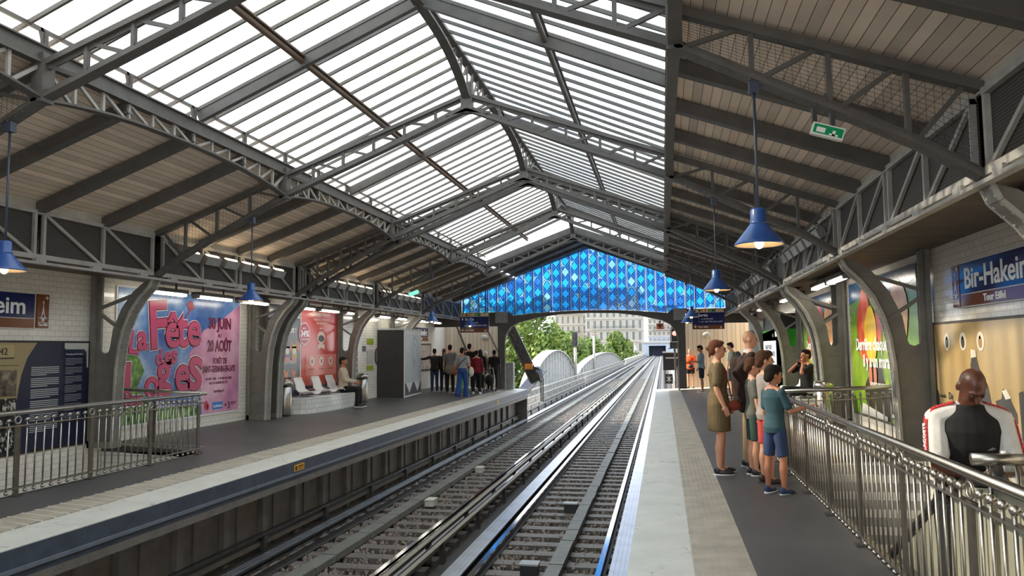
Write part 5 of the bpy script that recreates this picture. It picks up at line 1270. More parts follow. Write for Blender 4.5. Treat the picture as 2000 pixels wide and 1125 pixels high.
for a, b in (((.12, .30), (.28, .46)), ((.12, .46), (.28, .30))): mb.beam((a[0], 29.60, a[1]), (b[0], 29.60, b[1]), .02, .01, (0, 1, 0))
mb.box((.2, 29.60, .38), (.02, .01, .25)); mb.build('white_mark', 'white_letter', t)
mb = MB(); mb.box((.12, 29.63, .1), (.03, .03, .25)); mb.box((.28, 29.63, .1), (.03, .03, .25)); mb.build('leg', 'iron_light', t)
t = thing('round_disc', 'orange round disc on a post behind the woman in orange', 'sign', (.72, 29.8, 1.0))
mb = MB(); mb.tube([(.70, 29.8, 1.24), (.70, 29.78, 1.24)], .14, 20); mb.build('disc', flat('disc orange', (214, 120, 70)), t); mb = MB(); mb.tube([(.70, 29.82, -.1), (.70, 29.82, 1.2)], .02, 6); mb.build('post', 'iron_light', t)
t = thing('end_gate', 'pale gate and grey panel closing the end of the right platform', 'gate', (.6, 29.5, .05))
mb = MB(); mb.box2((.52, 29.5, .10), (.82, 29.54, .78)); mb.build('panel', flat('gate tan', (150, 124, 104)), t)
mb = MB()
for x in (.45, .50, .84): mb.box2((x - .015, 29.48, .0), (x + .015, 29.52, .85))
mb.box2((.45, 29.48, .8), (.85, 29.52, .84)); mb.build('frame', 'iron_light', t)
# trees
leaf = NT('sunlit leaves'); ln = leaf.noise(.55, 3); lc = leaf.ramp(ln, [(.3, (.045, .085, .018)), (.5, (.13, .20, .035)), (.72, (.30, .36, .07))])
lb = leaf.n('ShaderNodeBsdfPrincipled'); leaf.l(lc, lb.inputs['Base Color']); lb.inputs['Roughness'].default_value = .6
lt = leaf.n('ShaderNodeBsdfTranslucent'); leaf.l(lc, lt.inputs[0]); lm = leaf.n('ShaderNodeMixShader'); lm.inputs[0].default_value = .3
leaf.l(lb.outputs[0], lm.inputs[1]); leaf.l(lt.outputs[0], lm.inputs[2]); leaf.l(lm.outputs[0], leaf.out.inputs[0]); M['leaf'] = leaf.m
M['bark'] = plain('bark', (.09, .07, .05), .9, var=.3)
def tree(x, y, w, z0, z1, lab, seed, nleaf, ls):
    random.seed(seed); t = thing('leafy_tree', lab, 'tree', (x, y, -9), 'trees beyond the viaduct')
    mb = MB(); mb.tube([(x, y, -9), (x + .3, y, (z0 + z1) / 2)], [.5, .25], 8); mb.build('trunk', 'bark', t, True)
    bl = []
    for _ in range(22):
        f = random.random(); zz = z0 + (z1 - z0) * f; rr = w * (1 - (2 * f - .85) ** 2 * .55); a = random.uniform(0, 2 * PI); r = rr * math.sqrt(random.random()) * .62
        bl.append((Vector((x + r * math.cos(a), y + r * math.sin(a), zz)), w * random.uniform(.28, .46)))
    V, Fc = [], []
    for _ in range(nleaf):
        c, r = random.choice(bl); d = Vector((random.gauss(0, 1), random.gauss(0, 1), random.gauss(0, 1))).normalized(); p = c + d * r * random.uniform(.72, 1.05)
        n = (d + Vector((random.gauss(0, .5), random.gauss(0, .5), random.gauss(0, .5)))).normalized(); a = n.orthogonal().normalized(); b = n.cross(a); s = ls * random.uniform(.6, 1.3); k = len(V)
        V += [p + a * s, p + b * s * .6, p - a * s, p - b * s * .6]; Fc.append((k, k + 1, k + 2, k + 3))
    me = bpy.data.meshes.new('foliage'); me.from_pydata(V, [], Fc); me.materials.append(M['leaf']); o = bpy.data.objects.new('foliage', me); COL.objects.link(o); o.parent = t; o.matrix_parent_inverse = Matrix.Translation((-x, -y, 9))
for a in ((-27.5, 135, 8.0, -7, 7.6, 'tall leafy tree right of the left arch post', 31, 7000, .42), (-20.5, 128, 6.5, -7, 9.0, 'highest bright tree behind the first white girder', 32, 7000, .40),
          (-31, 118, 6.5, -8, 3.5, 'lower yellow green tree just right of the left arch post', 33, 5000, .38), (-20.0, 165, 6.5, -8, 4.8, 'darker tree behind the black headed signal', 34, 5000, .42), (-38, 160, 9, -8, 10.5, 'pale tree at the far left edge of the arch opening', 39, 5000, .5),
          (-21.5, 232, 6.5, -7, 3.2, 'smaller tree behind the second white girder', 35, 4000, .48), (-13.4, 238, 6.8, -6, 5.2, 'round bright tree left of the stone statue', 36, 7000, .46), (-15.5, 225, 4.0, -6, .6, 'low bush at the end of the second girder', 37, 2500, .4)): tree(*a)
# buildings
st, st2, gl_, rf = plain('cream limestone', (.40, .37, .315), .8, var=.1, scale=.4), plain('pale cornice stone', (.47, .44, .39), .8, var=.06), plain('dark window glass', (.07, .08, .09), .15), plain('zinc roof', (.30, .33, .38), .5)
def building(x0, x1, y, z1, floors, bays, lab, depth=14, z0=-9, wallm=None):
    t = thing('apartment_building', lab, 'building', ((x0 + x1) / 2, y, z0), 'stone buildings across the river'); fh = (z1 - z0) / floors; bw = (x1 - x0) / bays
    mb = MB(); mb.box2((x0, y, z0), (x1, y + depth, z1)); mb.build('wall', wallm or st, t)
    mb = MB(); mb.prism([(x0 - .3, z1), (x1 + .3, z1), (x1 - 1.2, z1 + 3), (x0 + 1.2, z1 + 3)], (0, y - .2, 0), (1, 0, 0), (0, 0, 1), depth); mb.build('roof', rf, t)
    for k in range(floors):
        z = z0 + k * fh
        mb = MB(); mb.box2((x0 - .2, y - .45, z + fh - .30), (x1 + .2, y, z + fh)); mb.build('cornice', st2, t)
        if z + fh < -3: continue
        for j in range(bays):
            xa = x0 + (j + .28) * bw; xb = x0 + (j + .72) * bw
            mb = MB(); mb.box2((xa, y - .06, z + .5), (xb, y - .02, z + fh - .8)); o = mb.build('window', gl_, t)
            mb = MB()
            for a in (xa, xb): mb.box2((a - .10, y - .14, z + .4), (a + .10, y - .02, z + fh - .7))
            mb.box2((xa - .2, y - .16, z + fh - .85), (xb + .2, y - .02, z + fh - .65)); mb.box2(((xa + xb) / 2 - .05, y - .08, z + .5), ((xa + xb) / 2 + .05, y - .03, z + fh - .8)); mb.build('window_frame', st2, o)
        if k % 2 == 0:
            mb = MB(); mb.box2((x0 + bw, y - 1.0, z + .1), (x1 - bw, y, z + .35))
            mb.build('balcony', st2, t)
            mb = MB(); mb.box2((x0 + bw, y - 1.0, z + 1.15), (x1 - bw, y - .92, z + 1.25))
            for j in range(int((x1 - x0 - 2 * bw) / .5)): mb.box2((x0 + bw + j * .5, y - .98, z + .35), (x0 + bw + j * .5 + .09, y - .94, z + 1.15))
            mb.build('balcony_rail', gl_, t)
building(-29.5, -7.2, 300, 22, 7, 9, 'wide cream stone building with balconies above the round tree')
building(-44, -30.5, 318, 24, 8, 6, 'cream stone building partly hidden behind the tall trees', 14)
building(-6.2, 7.5, 345, 17, 7, 7, 'paler stone building above the tunnel mouth', 12, -1, plain('warm pale stone', (.52, .47, .41), .8, var=.1))
t = thing('tunnel_portal', 'blue grey bridge with a dark opening where the tracks end', 'bridge', (-2.0, 262, 0))
pb = plain('blue grey stone', (.36, .40, .48), .7)
mb = MB(); mb.box2((-6.4, 262, -1.3), (-4.6, 268, 2.2)); mb.box2((1.0, 262, -1.3), (3.4, 268, 2.2)); mb.box2((-6.6, 262, 2.2), (3.6, 268, 3.2)); mb.build('piers', pb, t)
mb = MB(); mb.box2((-6.8, 261.5, 3.2), (3.8, 262, 3.6)); mb.build('string_course', st2, t)
mb = MB(); mb.box2((-6.8, 261.6, 5.0), (3.8, 261.9, 5.2))
for k in range(36): mb.box2((-6.7 + k * .29, 261.65, 3.6), (-6.58 + k * .29, 261.85, 5.0))
mb.build('parapet', pb, t)
mb = MB(); mb.box2((-4.6, 267, -1.3), (1.0, 267.5, 2.2)); mb.build('dark_interior', plain('tunnel navy', (.02, .03, .07), .6), t)
t = thing('stone_statue', 'pale stone statue on a pedestal beside the far tracks', 'statue', (-8.6, 250, -1.2))
mb = MB(); mb.box((-8.6, 250, -.6), (1.9, 1.9, .5)); mb.box((-8.6, 250, -.1), (1.4, 1.4, .6)); mb.build('pedestal', st2, t)
mb = MB(); mb.cone((-8.6, 250, .4), (-8.7, 250, 1.6), .62, .42); mb.cone((-8.7, 250, 1.6), (-8.9, 250, 2.3), .45, .2); mb.sphere((-8.95, 250, 2.75), .26); mb.cone((-8.8, 250, 1.9), (-8.4, 250, 1.2), .16, .12); mb.build('figure', st2, t, True)
mb = MB(); mb.box2((-6.3, 130, -1.5), (-6.0, 261, -.35)); mb.box2((-6.45, 130, -.40), (-5.85, 261, -.28)); struct(mb.build('wall_parapet', st2), 'pale stone parapet along the far left side of the tracks', 'parapet')
# ------------------------------------------------------------------ people
def remesh(mb, voxel, it=4):
    bmesh.ops.recalc_face_normals(mb.b, faces=mb.b.faces)
    me = bpy.data.meshes.new('tmp'); mb.b.to_mesh(me); mb.b.free(); o = bpy.data.objects.new('tmp', me); COL.objects.link(o)
    m = o.modifiers.new('r', 'REMESH'); m.mode = 'VOXEL'; m.voxel_size = voxel; m.use_smooth_shade = True
    s = o.modifiers.new('s', 'SMOOTH'); s.factor = .5; s.iterations = it
    dg = bpy.context.evaluated_depsgraph_get(); out = bpy.data.meshes.new_from_object(o.evaluated_get(dg))
    bpy.data.objects.remove(o); bpy.data.meshes.remove(me)
    for p in out.polygons: p.use_smooth = True
    return out
def part(name, mesh, mat, parent):
    mesh.materials.clear(); mesh.materials.append(M[mat] if isinstance(mat, str) else mat); mesh.name = name
    o = bpy.data.objects.new(name, mesh); COL.objects.link(o); o.parent = parent; return o
def raw(mb):
    bmesh.ops.recalc_face_normals(mb.b, faces=mb.b.faces); me = bpy.data.meshes.new('m'); mb.b.to_mesh(me); mb.b.free()
    for p in me.polygons: p.use_smooth = True
    return me
V3 = lambda *a: Vector(a)
def ering(c, rx, ry, rot=None, n=20):
    out = []
    for k in range(n):
        v = Vector((rx * math.cos(2 * PI * k / n), ry * math.sin(2 * PI * k / n), 0))
        out.append(c + (rot @ v if rot is not None else v))
    return out
def hand(mb, w, d, nrm, s, side, curl=.5):
    """palm, four bent fingers and a thumb; w wrist, d along the hand, nrm out of the palm"""
    d = d.normalized(); nrm = (nrm - d * nrm.dot(d)).normalized(); sd = d.cross(nrm) * side
    m = Matrix((sd, d, nrm)).transposed()
    mb.sphere(w + d * .045 * s, (.040 * s, .055 * s, .016 * s), 12, 8, m); mb.cone(w - d * .01 * s, w + d * .03 * s, .024 * s, .026 * s)
    for k, (o, L) in enumerate(((-.029, .062), (-.010, .074), (.010, .070), (.028, .054))):
        p = w + d * .088 * s + sd * o * s
        for q, f in enumerate((.5, .5)):
            a = curl * (.6 + q * .9); e = p + (d * math.cos(a) + nrm * math.sin(a)) * L * s * f; mb.cone(p, e, .0092 * s, .008 * s, 7); p = e
    p = w + d * .022 * s - sd * .034 * s
    for dr in (d * .65 - sd * .7 + nrm * .25, d * .85 - sd * .25 + nrm * .4): e = p + dr.normalized() * .034 * s; mb.cone(p, e, .011 * s, .0092 * s, 7); p = e
def person(label, x, y, H, face, z=None, skin='skin', voxel=.012, legs=None, arms=None, lean=0.0, head=(0, 0), hair=('short', 'hair_dark'), top=None, bottom=None, shoes='black', sole='white', hs=1.0, build=1.0,
           shoulder=.18, group=None, dress=None, curl=(.5, .5), jacket=None):
    s = H / 1.75; z = fz(x) if z is None else z
    t = thing('person', label, 'person', (x, y, z), group); t.rotation_euler = (0, 0, math.radians(face))
    legs = legs or [((.03, .02, -1), (.01, -.04, -1)), ((-.03, -.02, -1), (-.01, -.04, -1))]; arms = arms or [((.18, .02, -1), (.06, .18, -1)), ((-.18, .02, -1), (-.06, .18, -1))]
    N = lambda v: Vector(v).normalized()
    TL, SL, AK = .43 * s, .39 * s, .085 * s
    hipz = max(-(N(a).z * TL + N(b).z * SL) for a, b in legs) + AK
    hc = V3(0, 0, hipz); R = Matrix.Rotation(-lean, 3, 'X')
    def T(v): return hc + R @ Vector((v[0] * s, v[1] * s, (v[2] - .90) * s))
    b = build
    sh = [T((shoulder * sg * b ** .5, -.005, 1.405)) for sg in (1, -1)]; hp = [hc + V3(.088 * sg * s * b, 0, -.01) for sg in (1, -1)]
    L = []
    for i, (u, f) in enumerate(arms):
        e = sh[i] + N(u) * .285 * s; w = e + N(f) * .245 * s; L.append((sh[i], e, w, N(f)))
    G = []
    for i, (u, f) in enumerate(legs):
        k = hp[i] + N(u) * TL; a = k + N(f) * SL; G.append((hp[i], k, a))
    tors = [(.84, .145, .105, 0), (.92, .165, .118, -.01), (1.02, .148, .104, 0), (1.12, .142, .100, .005), (1.24, .160, .112, .008), (1.34, .172, .112, .0), (1.41, .150, .085, -.008), (1.46, .085, .062, -.01), (1.50, .056, .056, -.005)]
    def torso(mb, gx, gy, z0=.80, z1=1.6, flare=0):
        rr = []
        for (zz, rx, ry, oy) in tors:
            if zz < z0 - .001 or zz > z1: continue
            f = flare * max(0, (1.05 - zz)); rr.append(ering(T((0, oy, zz)), (rx * b * gx + f) * s, (ry * b * gy + f) * s, R))
        mb.rings(rr)
    # body
    mb = MB(); torso(mb, 1, 1)
    nb = T((0, -.008, 1.46)); RH = R @ Matrix.Rotation(math.radians(head[0]), 3, 'Z') @ Matrix.Rotation(math.radians(head[1]), 3, 'X')
    hb = T((0, .0, 1.545)); 
    def HD(v): return hb + RH @ (Vector((v[0], v[1], v[2] - 1.545)) * s * hs)
    mb.cone(nb, HD((0, -.005, 1.58)), .056 * s * b, .054 * s, 12)
    mm = RH
    E = lambda c, r, n=14: mb.sphere(HD(c), tuple(a * s * hs for a in r), n, 10, mm)
    E((0, -.008, 1.655), (.074, .094, .096)); E((0, .030, 1.60), (.060, .064, .075)); E((0, .052, 1.558), (.040, .042, .032)); E((0, .062, 1.635), (.056, .034, .05))
    mb.cone(HD((0, .092, 1.645)), HD((0, .113, 1.613)), .010 * s * hs, .015 * s * hs, 8); E((0, .088, 1.578), (.024, .014, .009)); E((0, .087, 1.566), (.022, .013, .008)); E((0, .080, 1.665), (.050, .018, .010))
    for sg in (1, -1): E((.078 * sg, -.008, 1.628), (.012, .024, .034)); mb.cone(nb + R @ V3(.03 * sg * s, 0, .01 * s), sh[0 if sg > 0 else 1], .045 * s, .058 * s * b)
    for i, (a, e, w, d) in enumerate(L):
        mb.cone(a, e, .050 * s * b, .039 * s * b); mb.cone(e, e.lerp(w, .3), .039 * s * b, .041 * s * b); mb.cone(e.lerp(w, .3), w, .041 * s * b, .026 * s)
        sg = 1 if i == 0 else -1; nrm = V3(-sg, 0, 0) if abs(d.x) < .6 else V3(0, 0, -1)
        hand(mb, w, d, nrm, s, sg, curl[i])
    for i, (h, k, a) in enumerate(G):
        mb.cone(h, k, .082 * s * b, .054 * s); m_ = k.lerp(a, .32); fwd = V3(0, -.012 * s, 0); mb.cone(k, m_ + fwd, .052 * s, .056 * s); mb.cone(m_ + fwd, a, .056 * s, .034 * s); mb.cone(a, a + V3(0, .08 * s, -.04 * s), .034 * s, .03 * s)
    part('body', remesh(mb, voxel, 3), skin, t)
    # eyes
    mb = MB()
    for sg in (1, -1): mb.sphere(HD((.030 * sg, .090, 1.645)), .0105 * s * hs, 8, 6)
    part('eyes', raw(mb), 'black', t)
    # hair
    st, hm = hair
    if st != 'bald':
        mb = MB(); E2 = lambda c, r: mb.sphere(HD(c), tuple(a * s * hs for a in r), 16, 12, mm)
        E2((0, -.022, 1.678), (.082, .098, .092)); E2((0, -.055, 1.635), (.074, .062, .085))
        if st in ('short', 'fringe'): E2((0, .035, 1.735), (.066, .058, .032))
        if st == 'fringe': E2((0, .062, 1.712), (.066, .040, .030)); E2((.055, -.02, 1.66), (.032, .06, .06)); E2((-.055, -.02, 1.66), (.032, .06, .06)); E2((0, -.075, 1.60), (.065, .045, .06))
        if st == 'bun': E2((0, -.118, 1.640), (.032, .030, .032)); E2((0, .03, 1.725), (.068, .06, .035)); mb.cone(HD((0, -.13, 1.63)), HD((.0, -.165, 1.655)), .014 * s, .004 * s); mb.cone(HD((0, -.09, 1.59)), HD((0, -.10, 1.53)), .03 * s, .012 * s)
        if st == 'long': E2((0, -.07, 1.56), (.080, .05, .12)); E2((0, -.075, 1.46), (.075, .04, .10)); E2((0, .03, 1.73), (.07, .06, .035))
        if st == 'veil': E2((0, -.02, 1.60), (.098, .115, .14)); E2((0, -.03, 1.45), (.16, .12, .10))
        if st == 'cap': mb.sphere(HD((0, .085, 1.715)), (.07 * s, .06 * s, .012 * s), 14, 6, mm)
        part('hair' if st not in ('veil', 'cap') else ('headscarf' if st == 'veil' else 'cap'), remesh(mb, min(voxel, .010), 3), hm, t)
    # trousers or shorts
    if bottom:
        kind, mat = bottom; mb = MB(); torso(mb, 1.07, 1.10, .80, 1.03)
        for h, k, a in G:
            if kind == 'long': mb.cone(h, k, .098 * s * b, .074 * s); mb.cone(k, a + V3(0, 0, .01 * s), .074 * s, .060 * s)
            elif kind == 'wide': mb.cone(h, k, .100 * s * b, .088 * s); mb.cone(k, a - V3(0, 0, .03 * s), .088 * s, .105 * s)
            else:
                e = h.lerp(k, .86 if kind == 'shorts' else .55); mb.tube([h, e], [.105 * s * b, .088 * s * b], 14); mb.sphere(h, .103 * s * b)
        part('trousers' if kind in ('long', 'wide') else 'shorts', remesh(mb, voxel, 3), mat, t)
    if dress:
        zk, mat = dress; mb = MB(); torso(mb, 1.09, 1.12, 1.02, 1.47)
        rr = [ering(hc + V3(0, 0, (zz - .90) * s), rx * s, ry * s) for zz, rx, ry in ((1.05, .165, .125), (.92, .195, .150), (.75, .195, .150), (zk, .205, .150))]; mb.rings(rr)
        for a, e, w, d in L: mb.cone(a, a.lerp(e, .75), .070 * s, .066 * s)
        mb.cone(sh[0], sh[1], .062 * s, .062 * s)
        part('dress', remesh(mb, voxel, 3), mat, t)
    if top:
        sl, mat, zlow = top[:3]; mb = MB(); torso(mb, 1.10, 1.14, zlow, 1.48, .05)
        mb.cone(sh[0].lerp(sh[1], .08), sh[1].lerp(sh[0], .08), .060 * s * b, .060 * s * b)
        for a, e, w, d in L:
            if sl == 'long': mb.cone(a, e, .070 * s * b, .056 * s); mb.cone(e, w - d * .01, .056 * s, .040 * s)
            elif sl == 'short': mb.cone(a, a.lerp(e, .72), .070 * s * b, .066 * s * b)
        part('jacket' if sl == 'long' else 'shirt', remesh(mb, voxel, 3), mat, t)
    # shoes
    if shoes:
        mb = MB(); ms = MB()
        for i, (h, k, a) in enumerate(G):
            f = V3((.12 if i == 0 else -.12), 1, 0).normalized(); m = Matrix((V3(f.y, -f.x, 0), f, V3(0, 0, 1))).transposed(); base = V3(a.x, a.y, a.z - AK)
            mb.sphere(base + f * .055 * s + V3(0, 0, .043 * s), (.046 * s, .135 * s, .038 * s), 14, 8, m); mb.sphere(base - f * .02 * s + V3(0, 0, .065 * s), (.042 * s, .06 * s, .055 * s), 12, 8, m)
            ms.lathe((0, 0, 0), [(1, 0), (1, 1)], 16)
            for v in list(ms.b.verts)[-32:]: v.co = base + m @ V3(v.co.x * .050 * s, v.co.y * .140 * s + .052 * s, v.co.z * .022 * s)
        o = part('shoes', remesh(mb, min(voxel, .010), 2), shoes, t); part('soles', raw(ms), sole, o)
    return dict(t=t, T=T, HD=HD, sh=sh, L=L, G=G, hc=hc, s=s, RH=RH)
def world(P_, v): 
    t = P_['t']; return Vector(t.location) + Matrix.Rotation(t.rotation_euler.z, 3, 'Z') @ v
shoe_w = flat('navy trainers', (40, 62, 96), .6)
# --- family by the right railing
W = person('woman in a khaki shirt dress with glasses, standing in profile on the right platform', .64, 9.61, 1.575, -88, voxel=.008, arms=[((.10, -.12, -1), (-.02, .40, -1)), ((-.1, .1, -1), (-.02, .5, -1))], hair=('bun', 'hair_auburn'), dress=(.56, cloth('khaki dress cotton', (98, 82, 54))),
           legs=[((.03, .0, -1), (.01, -.05, -1)), ((-.03, .10, -1), (-.01, -.03, -1))], shoes='black', head=(0, -3), shoulder=.165, skin='skin', curl=(.5, .5))
mb = MB()
for sg in (1, -1): mb.torus(W['HD']((.032 * sg, .104, 1.645)), .019 * W['s'], .0022, W['RH'] @ V3(0, 1, 0), 16, 5); mb.tube([W['HD']((.052 * sg, .102, 1.648)), W['HD']((.080 * sg, .0, 1.645))], .0022, 5)
part('glasses', raw(mb), 'black', W['t'])
mb = MB(); mb.tube([W['T']((.14, .06, 1.40)), W['T']((.16, .12, 1.2)), W['T']((.12, .16, .98))], .008, 6); mb.tube([W['T']((.14, .05, 1.40)), W['T']((.0, -.13, 1.3)), W['T']((-.15, .02, 1.1))], .008, 6)
def place(name, mesh, mat, label, cat, P_, group=None, smooth=True):
    me = mesh; me.materials.append(M[mat] if isinstance(mat, str) else mat); o = bpy.data.objects.new(name, me); COL.objects.link(o); o.location = P_['t'].location; o.rotation_euler = P_['t'].rotation_euler; return tag(o, label, cat, group)
bagm = cloth('rust leather', (122, 50, 30))
mb2 = MB(); mb2.sphere(W['T']((.10, .19, .90)), (.035, .080, .062), 14, 10); b_ = place('shoulder_bag', raw(mb2), bagm, 'small rust brown shoulder bag at the hip of the woman in khaki', 'bag', W)
o = part('strap', raw(mb), bagm, b_)
OM = person('tall bald elderly man in a dark brown jacket and beige trousers behind the woman', 1.06, 9.98, 1.69, -88, voxel=.009, arms=[((.25, -.80, -.80), (.0, .55, -.85)), ((-.15, .25, -1), (0, .6, -.8))], hair=('bald', 'hair_grey'), top=('long', cloth('dark brown jacket', (44, 26, 18)), .80), bottom=('long', cloth('beige trousers', (168, 140, 104))), shoes='black', sole='grey', skin='skin', head=(0, -2), hs=.93,
            legs=[((.04, .06, -1), (.01, -.1, -1)), ((-.03, -.08, -1), (-.01, -.06, -1))])
mb = MB(); mb.rings([ering(OM['T']((0, -.005, 1.455)), .095, .085), ering(OM['T']((0, 0, 1.505)), .075, .075)]); part('collar', remesh(mb, .007, 1), cloth('pale blue collar', (196, 204, 214)), OM['t'])
mb = MB()
for q in ((-.05, -.03, .95), (.05, -.04, 1.0), (.12, .03, 1.0), (.0, .0, .9)): mb.cone(OM['T']((q[0], q[1] - .12, 1.32)), OM['T']((q[0] + .03, q[1] - .10, q[2] - .12)), .10, .09)
part('jacket_tail', remesh(mb, .01, 4), cloth('dark brown jacket', (44, 26, 18)), OM['t'])
person('brown haired child in dark green shorts between the elderly man and the boys', 1.02, 9.45, 1.33, -80, voxel=.009, hair=('fringe', 'hair_brown'), hs=1.12, top=('short', cloth('grey green tee', (92, 92, 84)), .84), bottom=('shorts', cloth('dark green shorts', (40, 66, 60))), shoes='black', head=(0, -8), shoulder=.155, build=.88)
person('boy in a pale grey tee and coral shorts beside the railing', 1.10, 8.90, 1.41, -72, voxel=.008, hair=('fringe', 'hair_brown'), hs=1.10, top=('short', cloth('pale grey tee', (150, 140, 134)), .84), bottom=('shorts', cloth('coral shorts', (178, 66, 62))), shoes=flat('sandal brown', (70, 54, 44)), sole='black', head=(-12, 0), shoulder=.155, build=.88, arms=[((.16, .05, -1), (.05, .35, -1)), ((-.16, .2, -1), (.1, .8, -.3))])
KC = person('boy in a teal tee and denim shorts resting his hand on the railing', 1.10, 8.28, 1.26, -48, voxel=.007, hair=('fringe', 'hair_dark'), hs=1.16, top=('short', cloth('teal tee', (44, 74, 82)), .82), bottom=('shorts', cloth('denim shorts', (44, 60, 94))), shoes=shoe_w, head=(-24, -4), shoulder=.15, build=.90, arms=[((.30, .25, -.95), (.62, .66, .30)), ((-.14, .05, -1), (0, .5, -.8))], curl=(.75, .5),
            legs=[((.08, .05, -1), (.03, -.04, -1)), ((-.07, -.05, -1), (-.03, -.03, -1))], skin='skin_tan')
# --- man on the escalator
MN = person('bald man in a black and white raglan shirt looking down at a phone', 1.75, 5.05, 1.74, 176, z=-.28, hs=.93, lean=.17, voxel=.007, skin='skin_dark', hair=('bald', 'hair_dark'), build=1.04, shoulder=.168, arms=[((.07, .28, -.93), (-.62, .75, -.06)), ((-.09, .28, -.93), (.50, .82, .02))], head=(6, -36), bottom=('long', cloth('dark trousers', (34, 34, 38))), shoes='black', curl=(.8, .9))
s = MN['s']; T = MN['T']
mb = MB(); rr = [ering(T((0, oy, zz)), rx * 1.04 * 1.10 * s, ry * 1.04 * 1.14 * s) for zz, rx, ry, oy in ((.84, .155, .115, 0), (.92, .165, .118, -.01), (1.02, .155, .110, 0), (1.12, .150, .106, .005), (1.24, .162, .114, .008), (1.34, .168, .112, 0), (1.41, .145, .092, -.008), (1.46, .092, .074, -.010), (1.495, .070, .070, -.008))]
mb.rings(rr); part('shirt', remesh(mb, .007, 3), cloth('black jersey', (18, 17, 18)), MN['t'])
mb = MB()
for i, (a, e, w, d) in enumerate(MN['L']):
    sg = 1 if i == 0 else -1; mb.cone(a, a.lerp(e, .74), .067 * s, .066 * s); mb.cone(a, T((.055 * sg, -.010, 1.450)), .068 * s, .064 * s)
part('sleeves', remesh(mb, .007, 3), cloth('white jersey', (216, 212, 206)), MN['t'])
for i, (a, e, w, d) in enumerate(MN['L']):
    sg = 1 if i == 0 else -1; od = V3(sg, .25, .18).normalized(); u = (e - a).normalized(); od = (od - u * od.dot(u)).normalized()
    pts = [T((.080 * sg, .012, 1.512)), a.lerp(T((.06 * sg, 0, 1.455)), .45) + V3(0, .008, .066 * s), a + V3(.030 * sg, .010, .062 * s), a + od * .066 * s + u * .02, a.lerp(e, .4) + od * .068 * s, a.lerp(e, .74) + od * .068 * s]
    for _ in range(2):
        q_ = [pts[0]]
        for p, q in zip(pts, pts[1:]): q_ += [p.lerp(q, .25), p.lerp(q, .75)]
        pts = q_ + [pts[-1]]
    mb = MB()
    for p, q in zip(pts, pts[1:]): mb.beam(p, q, .038, .008, (od if (p - a).dot(u) > .0 else V3(.3 * sg, .1, 1)))
    part('sleeve_stripe', raw(mb), flat('stripe red', (196, 44, 44), .7), MN['t'])
    p0, p1 = a.lerp(e, .70) + od * .0745 * s, a.lerp(e, .12) + od * .0745 * s
    f = Face(p0, p1 - p0, (p1 - p0).cross(od).cross(p1 - p0) if False else od.cross(p1 - p0)); mb = MB(); f.text(mb, 'LACOSTE', 0, -.012, .034, 0.0, .001, (p1 - p0).length * .98)
    part('sleeve_lettering', raw(mb), 'white_letter', MN['t'])
mb = MB(); f = Face(T((-.075, .150, 1.27)), (-1, 0, 0)); f.poly(mb, [(-.022, -.004), (-.008, .002), (.004, .012), (.018, .010), (.024, .002), (.012, -.002), (.004, -.008), (-.010, -.006)], .0, .004); part('chest_emblem', raw(mb), flat('emblem grey', (150, 150, 150)), MN['t'])
e = MN['L'][1]; mb = MB(); c = e[2] + e[3] * .09; mb.box(c + V3(0.01, .02, .02), (.078, .155, .010), Matrix.Rotation(-.5, 3, 'X')); ph = place('mobile_phone', raw(mb), 'black', 'dark mobile phone held by the bald man on the right', 'phone', MN)
mb = MB(); mb.box(c + V3(-.055, .04, .075), (.03, .012, .10), Matrix.Rotation(.3, 3, 'Y')); mb.box(c + V3(-.03, .045, .08), (.03, .012, .11), Matrix.Rotation(.1, 3, 'Y')); place('folded_leaflets', raw(mb), 'cabinet', 'striped folded leaflets in the hand of the bald man', 'leaflets', MN)
# --- seated people
sit = [((.10, 1, -.04), (.02, -.05, -1)), ((-.10, 1, -.04), (-.02, .02, -1))]
person('man in a beige sweater and dark cap seated on the end of the left bench', -7.92, 18.28, 1.62, -78, z=fz(-7.7) + .02, legs=sit, arms=[((.14, .35, -.95), (-.1, .95, -.25)), ((-.14, .3, -.95), (.1, .95, -.25))], top=('long', cloth('beige sweater', (196, 182, 160)), .86), bottom=('long', cloth('black trousers', (26, 26, 28))), hair=('cap', cloth('black cap', (20, 20, 22))), skin='skin_tan', shoes='black', voxel=.011)
PH = person('man in black holding a phone to his ear, seated on the right platform', 2.86, 16.6, 1.70, 110, z=fz(2.7) + .02, legs=[((.15, 1, .10), (.02, .1, -1)), ((-.10, 1, -.04), (-.02, .02, -1))], arms=[((.2, .85, -.38), (-.6, -.60, .85)), ((-.2, .85, -.45), (.65, -.50, .80))], top=('short', cloth('black tee', (18, 18, 20)), .84), bottom=('long', cloth('black trousers', (26, 26, 28))), hair=('short', 'hair_dark'), skin='skin_tan', voxel=.010)
e = PH['L'][0]; mb = MB(); c = e[2] + e[3] * .07; mb.box(c, (.012, .07, .14), Matrix.Rotation(.3, 3, 'X')); place('mobile_phone', raw(mb), 'black', 'dark mobile phone at the ear of the seated man in black', 'phone', PH)
